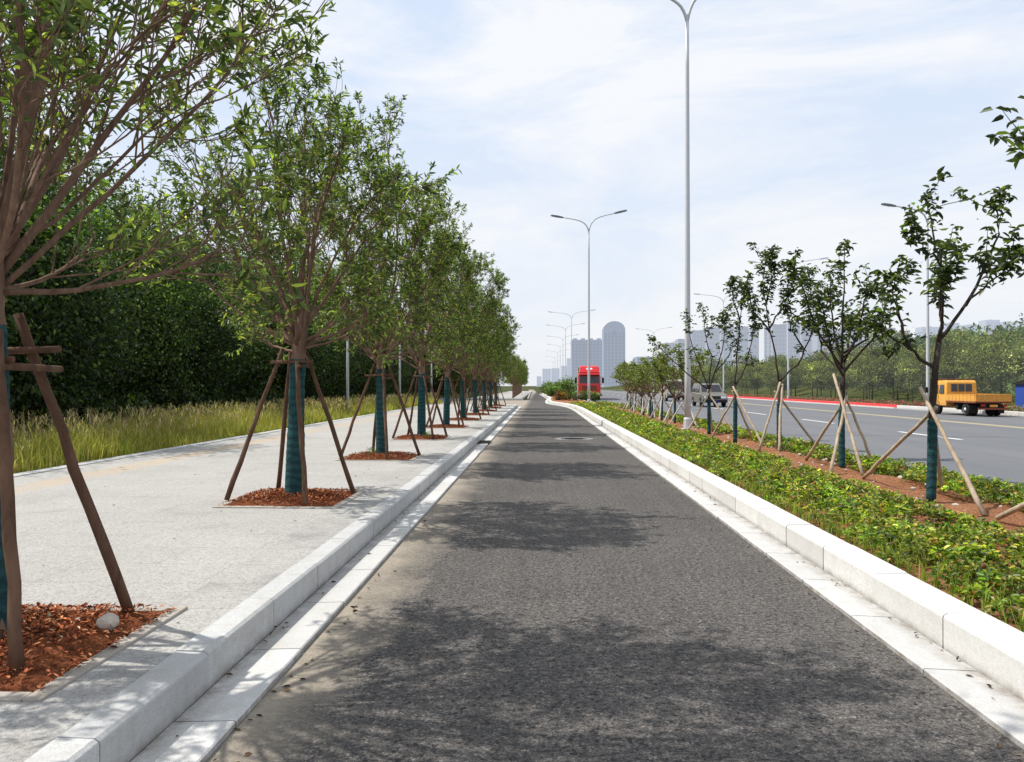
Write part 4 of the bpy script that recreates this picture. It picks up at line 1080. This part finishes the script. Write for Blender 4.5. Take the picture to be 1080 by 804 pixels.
# cab rear windows (three panes), side windows, windscreen
for i in range(3):
    x0 = -.56+i*.39
    slab(T, 'rear_window', [(x0, 3.025, 1.28), (x0+.33, 3.025, 1.28), (x0+.33, 3.036, 1.70), (x0, 3.036, 1.70)], (0, -1, .02), .02, 'glass')
for s in (-1, 1):
    x = s*(hw-.018)
    slab(T, 'side_window', [(x, 3.22, 1.18), (x, 3.72, 1.18), (x-s*.055, 3.70, 1.66), (x-s*.055, 3.26, 1.66)], (s, 0, .1), .012, 'glass')
    slab(T, 'side_window', [(x, 3.86, 1.16), (x, 4.55, 1.16), (x-s*.055, 4.44, 1.66), (x-s*.055, 3.88, 1.66)], (s, 0, .1), .012, 'glass')
    d = slab(T, 'door', [(x, 3.84, .56), (x, 4.62, .62), (x, 4.64, 1.12), (x, 3.84, 1.12)], (s, 0, 0), .010, 'yellow')
    slab(d, 'handle', [(x+s*.010, 3.9, 1.02), (x+s*.010, 4.04, 1.02), (x+s*.010, 4.04, 1.05), (x+s*.010, 3.9, 1.05)], (s, 0, 0), .02, 'dark')
    m = MB(); m.tube([(x, 4.6, 1.3), (x+s*.16, 4.72, 1.35)], .012, 6); m.box(min(x+s*.12, x+s*.26), max(x+s*.12, x+s*.26), 4.70, 4.74, 1.2, 1.52); m.build('wing_mirror', M['dark'], T)
slab(T, 'windscreen', [(-.78, 4.752, 1.12), (.78, 4.752, 1.12), (.72, 4.625, 1.70), (-.72, 4.625, 1.70)], (0, 1, .2), .012, 'glass')
# roof load rack with bits
m = MB()
for x in (-.7, .7): m.tube([(x, 3.2, 1.97), (x, 4.2, 1.97)], .018, 6)
for y in (3.25, 3.7, 4.15): m.tube([(-.72, y, 1.975), (.72, y, 1.975)], .015, 6); m.box(-.72, -.69, y-.02, y+.02, 1.88, 1.97); m.box(.69, .72, y-.02, y+.02, 1.88, 1.97)
m.build('roof_rack', M['rust'], T)
# bed
m = MB(); m.box(-hw, hw, .03, 2.95, .70, .78); m.build('bed_floor', M['rust'], T)
def dropside(name, axis, mat):
    m = MB()
    if axis == 'y':
        m.box(-hw, hw, -.02, .022, .79, 1.16)
        for i in range(16): m.box(-hw+.05+i*.113, -hw+.10+i*.113, -.034, -.02, .82, 1.13)
        m.box(-hw, hw, -.036, -.02, 1.12, 1.16); m.box(-hw, hw, -.036, -.02, .79, .82)
    return m.build(name, M[mat], T)
tg = dropside('tailgate', 'y', 'yellow_worn')
for s in (-1, 1):
    m = MB(); a, b = sorted((s*(hw-.045), s*hw)); m.box(a, b, .03, 2.95, .785, 1.16)
    a, b = sorted((s*hw, s*(hw+.014)))
    for i in range(8): m.box(a, b, .1+i*.36, .16+i*.36, .80, 1.15)
    m.box(a, b, .03, 2.95, 1.12, 1.16); m.build('side_board', M['yellow'], T)
m = MB(); m.box(-hw+.03, hw-.03, 2.955, 2.99, .785, 1.19)
m.build('headboard', M['yellow_worn'], T)
m = MB()
for s in (-1, 1): m.box(*sorted((s*.33, s*.42)), .05, 4.4, .46, .69)
for y in (.25, .9, 1.6, 2.3, 3.0): m.box(-.4, .4, y, y+.08, .5, .66)
m.box(-.5, -.36, 1.9, 2.6, .3, .62); m.box(.36, .78, 1.75, 2.5, .32, .64); m.box(-.8, -.46, 1.9, 2.15, .36, .6)
m.build('chassis', M['dark'], T)
m = MB(); m.box(-.78, .78, -.02, .03, .36, .46); m.build('rear_bumper', M['rust'], T, bevel=.008)
slab(T, 'number_plate', [(-.2, -.02, .50), (.2, -.02, .50), (.2, -.02, .62), (-.2, -.02, .62)], (0, -1, 0), .006, 'yellow_worn')
for s in (-1, 1):
    slab(T, 'tail_light', [(s*.55-.1, -.02, .53), (s*.55+.1, -.02, .53), (s*.55+.1, -.02, .64), (s*.55-.1, -.02, .64)], (0, -1, 0), .03, 'red_lens')
    slab(T, 'mudflap', [(s*.7-.16, .55, .16), (s*.7+.16, .55, .16), (s*.7+.16, .55, .6), (s*.7-.16, .55, .6)], (0, -1, 0), .01, 'black')
    wheel(T, *((hw-.24, hw-.02) if s > 0 else (-hw+.02, -hw+.24)), 4.05, .36, 'white_plastic')
    wheel(T, *((hw-.26, hw-.04) if s > 0 else (-hw+.04, -hw+.26)), 1.08, .36, 'white_plastic')
    wheel(T, *((.34, .56) if s > 0 else (-.56, -.34)), 1.08, .36, 'dark')
    m = MB(); an = np.linspace(.25, PI-.25, 9); m.add([(s*(hw-.0), 4.05+.44*math.cos(a), .36+.44*math.sin(a)) for a in an]+[(s*(hw-.3), 4.05+.44*math.cos(a), .36+.44*math.sin(a)) for a in an], [(i, i+1, i+10, i+9) for i in range(8)])
    m.build('wheel_arch', M['dark'], T)
m = MB(); m.box(-.84, .84, 4.74, 4.86, .40, .58); m.build('front_bumper', M['dark'], T, bevel=.02)

# grey off-roader, oncoming: local -y is forwards
S = thing('off_road_car', 'silver grey off-road car coming along the main road behind the sparse tree', 'car', (13.0, 58.4, 0))
hw = .93
m = MB(); m.prism([(.0, .34), (.0, .62), (.06, .86), (.25, .98), (1.15, 1.06), (4.55, 1.10), (4.72, .95), (4.74, .45), (4.6, .32)], -hw, hw, lambda y, z: .05 if z > .9 else 0)
m.build('body', M['silver'], S, bevel=.06)
m = MB(); m.prism([(1.10, 1.04), (1.78, 1.70), (2.1, 1.78), (4.2, 1.78), (4.55, 1.60), (4.66, 1.05)], -hw+.05, hw-.05, lambda y, z: .0 if z < 1.1 else .13)
m.build('cabin', M['silver'], S, bevel=.04)
slab(S, 'windscreen', [(-.76, 1.20, 1.13), (.76, 1.20, 1.13), (.67, 1.74, 1.665), (-.67, 1.74, 1.665)], (0, -1, 1), .014, 'glass')
for s in (-1, 1):
    for (a, b, c, d) in ((1.52, 2.50, 1.98, 2.50), (2.6, 3.5, 2.6, 3.5), (3.6, 4.45, 3.6, 4.25)):
        x = s*(hw-.045); slab(S, 'side_window', [(x, a, 1.13), (x, b, 1.13), (x-s*.115, d, 1.66), (x-s*.115, c, 1.66)], (s, 0, .22), .012, 'glass')
    slab(S, 'headlight', [(s*.62-.19, -.002, .66), (s*.62+.19, .01, .66), (s*.62+.19, .03, .80), (s*.62-.19, .03, .82)], (0, -1, .1), .05, 'white_plastic')
    m = MB(); x = s*(hw+.02); m.box(*sorted((x, x+s*.2)), 1.35, 1.47, 1.08, 1.26); m.build('wing_mirror', M['silver'], S, bevel=.03)
    for y in (.92, 3.72): wheel(S, *((hw-.22, hw+.015) if s > 0 else (-hw-.015, -hw+.22)), y, .38)
    m = MB(); x = s*.58; m.tube([(x, 2.0, 1.83), (x, 4.1, 1.83)], .022, 6); m.build('roof_rail', M['dark'], S)
slab(S, 'grille', [(-.4, -.004, .62), (.4, -.004, .62), (.4, .03, .82), (-.4, .03, .82)], (0, -1, .1), .03, 'dark')
m = MB(); m.box(-.9, .9, -.08, .12, .34, .56); m.build('front_bumper', M['dark'], S, bevel=.04)
slab(S, 'number_plate', [(-.22, -.085, .42), (.22, -.085, .42), (.22, -.085, .53), (-.22, -.085, .53)], (0, -1, 0), .01, 'plate_blue')

# khaki van behind it
K = thing('khaki_van', 'boxy khaki van on the main road half hidden by the lamp post', 'van', (13.9, 80, 0))
m = MB(); m.prism([(0, .35), (-.02, .9), (.1, 1.15), (.55, 2.1), (.8, 2.25), (5.0, 2.3), (5.1, 2.1), (5.1, .35)], -.98, .98, lambda y, z: .1 if z > 2 else 0); m.build('body', M['khaki'], K, bevel=.06)
slab(K, 'windscreen', [(-.82, .12, 1.24), (.82, .12, 1.24), (.76, .50, 2.02), (-.76, .50, 2.02)], (0, -1, .45), .015, 'glass')
for s in (-1, 1):
    slab(K, 'side_window', [(s*.975, .6, 1.3), (s*.975, 1.6, 1.3), (s*.96, 1.6, 1.9), (s*.96, .8, 1.9)], (s, 0, 0), .02, 'glass')
    slab(K, 'headlight', [(s*.7-.16, -.01, .75), (s*.7+.16, -.01, .75), (s*.7+.16, -.01, .92), (s*.7-.16, -.01, .92)], (0, -1, 0), .03, 'white_plastic')
    for y in (.9, 4.0): wheel(K, *((.78, 1.0) if s > 0 else (-1.0, -.78)), y, .37)
m = MB(); m.box(-.96, .96, -.1, .06, .36, .58); m.build('front_bumper', M['dark'], K, bevel=.03)

# red articulated lorry, oncoming
A = thing('red_lorry', 'big red lorry cab facing the camera behind the clipped shrubs', 'lorry', (5.45, 87, 0), R(-2))
m = MB(); m.prism([(0, .45), (-.04, 1.2), (.0, 1.75), (.22, 2.85), (.45, 3.05), (2.3, 3.05), (2.35, .6), (1.6, .6), (1.55, .95), (.65, .95), (.6, .45)], -1.24, 1.24, lambda y, z: .06 if z > 2.5 else 0); m.build('cab', M['red_truck'], A, bevel=.05)
m = MB(); m.prism([(.35, 3.06), (.75, 3.75), (1.1, 3.85), (2.25, 3.85), (2.25, 3.06)], -1.15, 1.15, lambda y, z: .12 if z > 3.5 else 0); m.build('roof_fairing', M['red_truck'], A, bevel=.08)
slab(A, 'windscreen', [(-1.1, .035, 1.86), (1.1, .035, 1.86), (1.04, .215, 2.72), (-1.04, .215, 2.72)], (0, -1, .2), .02, 'glass')
m = MB(); m.box(-1.1, 1.1, -.08, .24, 2.76, 2.86); m.build('sun_visor', M['dark'], A)
slab(A, 'grille', [(-.8, -.035, 1.0), (.8, -.035, 1.0), (.8, -.01, 1.6), (-.8, -.01, 1.6)], (0, -1, 0), .02, 'rust')
slab(A, 'fairing_panel', [(-.35, .58, 3.42), (.35, .58, 3.42), (.33, .68, 3.6), (-.33, .68, 3.6)], (0, -1, .5), .02, 'white_plastic')
m = MB(); m.box(-1.24, 1.24, -.16, .3, .38, .82); m.build('front_bumper', M['red_truck'], A, bevel=.06)
for s in (-1, 1):
    slab(A, 'headlight', [(s*.95-.22, -.165, .55), (s*.95+.22, -.165, .55), (s*.95+.22, -.165, .74), (s*.95-.22, -.165, .74)], (0, -1, 0), .02, 'white_plastic')
    m = MB(); m.tube([(s*1.2, .2, 2.55), (s*1.5, .0, 2.6), (s*1.5, 0, 1.8), (s*1.2, .15, 1.75)], .025, 6); m.box(*sorted((s*1.38, s*1.62)), -.06, .02, 1.9, 2.5); m.build('wing_mirror', M['dark'], A)
    slab(A, 'side_window', [(s*1.235, .35, 1.9), (s*1.235, 1.3, 1.9), (s*1.2, 1.3, 2.6), (s*1.2, .42, 2.6)], (s, 0, 0), .02, 'glass')
    for y in (1.1, 4.2, 5.5): wheel(A, *((.92, 1.22) if s > 0 else (-1.22, -.92)), y, .5)
m = MB(); m.box(-.45, .45, .7, 6.2, .7, .95); m.box(-1.1, 1.1, 3.6, 6.1, .98, 1.1); m.build('chassis', M['dark'], A)
m = MB(); m.box(-1.22, 1.22, 2.9, 14, 1.12, 3.7); m.build('trailer', M['khaki'], A, bevel=.03)

# blue site hut by the far tree belt
B = thing('site_hut', 'blue sheet steel hut among the trees right of the yellow truck', 'hut', (29.3, 46.3, .1), .2)
B.scale = (.75, .75, .75)
m = MB(); m.box(-1.6, 1.6, -1.1, 1.1, 0, 2.1); m.build('wall', M['blue'], B, bevel=.01)
m = MB(); m.prism([(-1.3, 2.1), (1.3, 2.1), (1.3, 2.18), (0, 2.5), (-1.3, 2.18)], -1.75, 1.75); m.build('roof', M['dark'], B)
slab(B, 'door', [(-.4, -1.1, .05), (.4, -1.1, .05), (.4, -1.1, 1.9), (-.4, -1.1, 1.9)], (0, -1, 0), .03, 'post')
slab(B, 'window', [(.75, -1.1, 1.0), (1.3, -1.1, 1.0), (1.3, -1.1, 1.6), (.75, -1.1, 1.6)], (0, -1, 0), .02, 'glass')

# ------------------------------------------------------------------ distant buildings
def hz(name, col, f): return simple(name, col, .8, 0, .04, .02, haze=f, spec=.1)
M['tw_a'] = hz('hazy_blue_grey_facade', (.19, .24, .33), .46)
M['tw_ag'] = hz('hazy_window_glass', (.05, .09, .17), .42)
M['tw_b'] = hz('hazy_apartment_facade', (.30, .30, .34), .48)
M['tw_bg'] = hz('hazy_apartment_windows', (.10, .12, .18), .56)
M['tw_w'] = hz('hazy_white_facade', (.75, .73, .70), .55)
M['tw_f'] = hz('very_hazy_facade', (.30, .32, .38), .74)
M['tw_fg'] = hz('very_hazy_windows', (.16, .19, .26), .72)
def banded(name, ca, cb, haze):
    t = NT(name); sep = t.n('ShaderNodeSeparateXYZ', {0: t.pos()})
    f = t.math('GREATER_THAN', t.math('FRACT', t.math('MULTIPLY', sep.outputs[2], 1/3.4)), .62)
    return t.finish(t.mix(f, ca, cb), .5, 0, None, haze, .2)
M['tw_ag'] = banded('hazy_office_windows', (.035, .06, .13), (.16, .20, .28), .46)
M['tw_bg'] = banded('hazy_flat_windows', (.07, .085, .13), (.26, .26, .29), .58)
M['tw_fg'] = banded('very_hazy_flat_windows', (.12, .15, .22), (.24, .26, .32), .70)
def px(x, Y): return (x-570)*Y/820
def pz(y, Y): return 1.6+(407-y)*Y/820
def tower(name, label, xl, xr, ytop, Y, depth, ma, mg, ns, group=None, arch=False, crown=0, floors=0, rz=None):
    x0, x1 = px(xl, Y), px(xr, Y); w = x1-x0; H = pz(ytop, Y)
    o = thing(name, label, 'building', ((x0+x1)/2, Y, 0), rz or 0, group)
    m = MB(); hw = w/2
    if arch:
        pr = [(-hw, 0), (-hw, H-w*.40)]+[(-hw*math.cos(a), H-w*.40+w*.40*math.sin(a)) for a in np.linspace(.2, PI-.2, 9)]+[(hw, H-w*.40), (hw, 0)]
        n = len(pr); m.add([(x, 0, z) for x, z in pr]+[(x, depth, z) for x, z in pr], [tuple(range(n)), tuple(range(2*n-1, n-1, -1))]+[(i, (i+1) % n, (i+1) % n+n, i+n) for i in range(n)])
    else:
        m.box(-hw, hw, 0, depth, 0, H)
    m.build('wall', M[ma], o)
    top = H-(w*.55 if arch else H*.035)
    for i in range(ns):
        c = -hw+w*(i+.5)/ns; g = w/ns*.30
        mm = MB(); mm.box(c-g, c+g, -.35, -.02, 3.0, top)
        mm.build('window_strip', M[mg], o)
    if crown:
        mm = MB()
        for i in range(crown): c = -hw+w*(i+.5)/crown; mm.box(c-w*.06, c+w*.06, depth*.2, depth*.6, H, H+w*.05)
        mm.build('roof_house', M[ma], o)
    if arch:
        mm = MB(); an = np.linspace(0, 2*PI, 16, endpoint=False); mm.add([(hw*.22*math.cos(a), -.3, H-w*.52+hw*.2*math.sin(a)) for a in an]+[(hw*.22*math.cos(a), .1, H-w*.52+hw*.2*math.sin(a)) for a in an], [tuple(range(16))]+[(i, (i+1) % 16, (i+1) % 16+16, i+16) for i in range(16)])
        mm.build('emblem_disc', M[mg], o)
    return o
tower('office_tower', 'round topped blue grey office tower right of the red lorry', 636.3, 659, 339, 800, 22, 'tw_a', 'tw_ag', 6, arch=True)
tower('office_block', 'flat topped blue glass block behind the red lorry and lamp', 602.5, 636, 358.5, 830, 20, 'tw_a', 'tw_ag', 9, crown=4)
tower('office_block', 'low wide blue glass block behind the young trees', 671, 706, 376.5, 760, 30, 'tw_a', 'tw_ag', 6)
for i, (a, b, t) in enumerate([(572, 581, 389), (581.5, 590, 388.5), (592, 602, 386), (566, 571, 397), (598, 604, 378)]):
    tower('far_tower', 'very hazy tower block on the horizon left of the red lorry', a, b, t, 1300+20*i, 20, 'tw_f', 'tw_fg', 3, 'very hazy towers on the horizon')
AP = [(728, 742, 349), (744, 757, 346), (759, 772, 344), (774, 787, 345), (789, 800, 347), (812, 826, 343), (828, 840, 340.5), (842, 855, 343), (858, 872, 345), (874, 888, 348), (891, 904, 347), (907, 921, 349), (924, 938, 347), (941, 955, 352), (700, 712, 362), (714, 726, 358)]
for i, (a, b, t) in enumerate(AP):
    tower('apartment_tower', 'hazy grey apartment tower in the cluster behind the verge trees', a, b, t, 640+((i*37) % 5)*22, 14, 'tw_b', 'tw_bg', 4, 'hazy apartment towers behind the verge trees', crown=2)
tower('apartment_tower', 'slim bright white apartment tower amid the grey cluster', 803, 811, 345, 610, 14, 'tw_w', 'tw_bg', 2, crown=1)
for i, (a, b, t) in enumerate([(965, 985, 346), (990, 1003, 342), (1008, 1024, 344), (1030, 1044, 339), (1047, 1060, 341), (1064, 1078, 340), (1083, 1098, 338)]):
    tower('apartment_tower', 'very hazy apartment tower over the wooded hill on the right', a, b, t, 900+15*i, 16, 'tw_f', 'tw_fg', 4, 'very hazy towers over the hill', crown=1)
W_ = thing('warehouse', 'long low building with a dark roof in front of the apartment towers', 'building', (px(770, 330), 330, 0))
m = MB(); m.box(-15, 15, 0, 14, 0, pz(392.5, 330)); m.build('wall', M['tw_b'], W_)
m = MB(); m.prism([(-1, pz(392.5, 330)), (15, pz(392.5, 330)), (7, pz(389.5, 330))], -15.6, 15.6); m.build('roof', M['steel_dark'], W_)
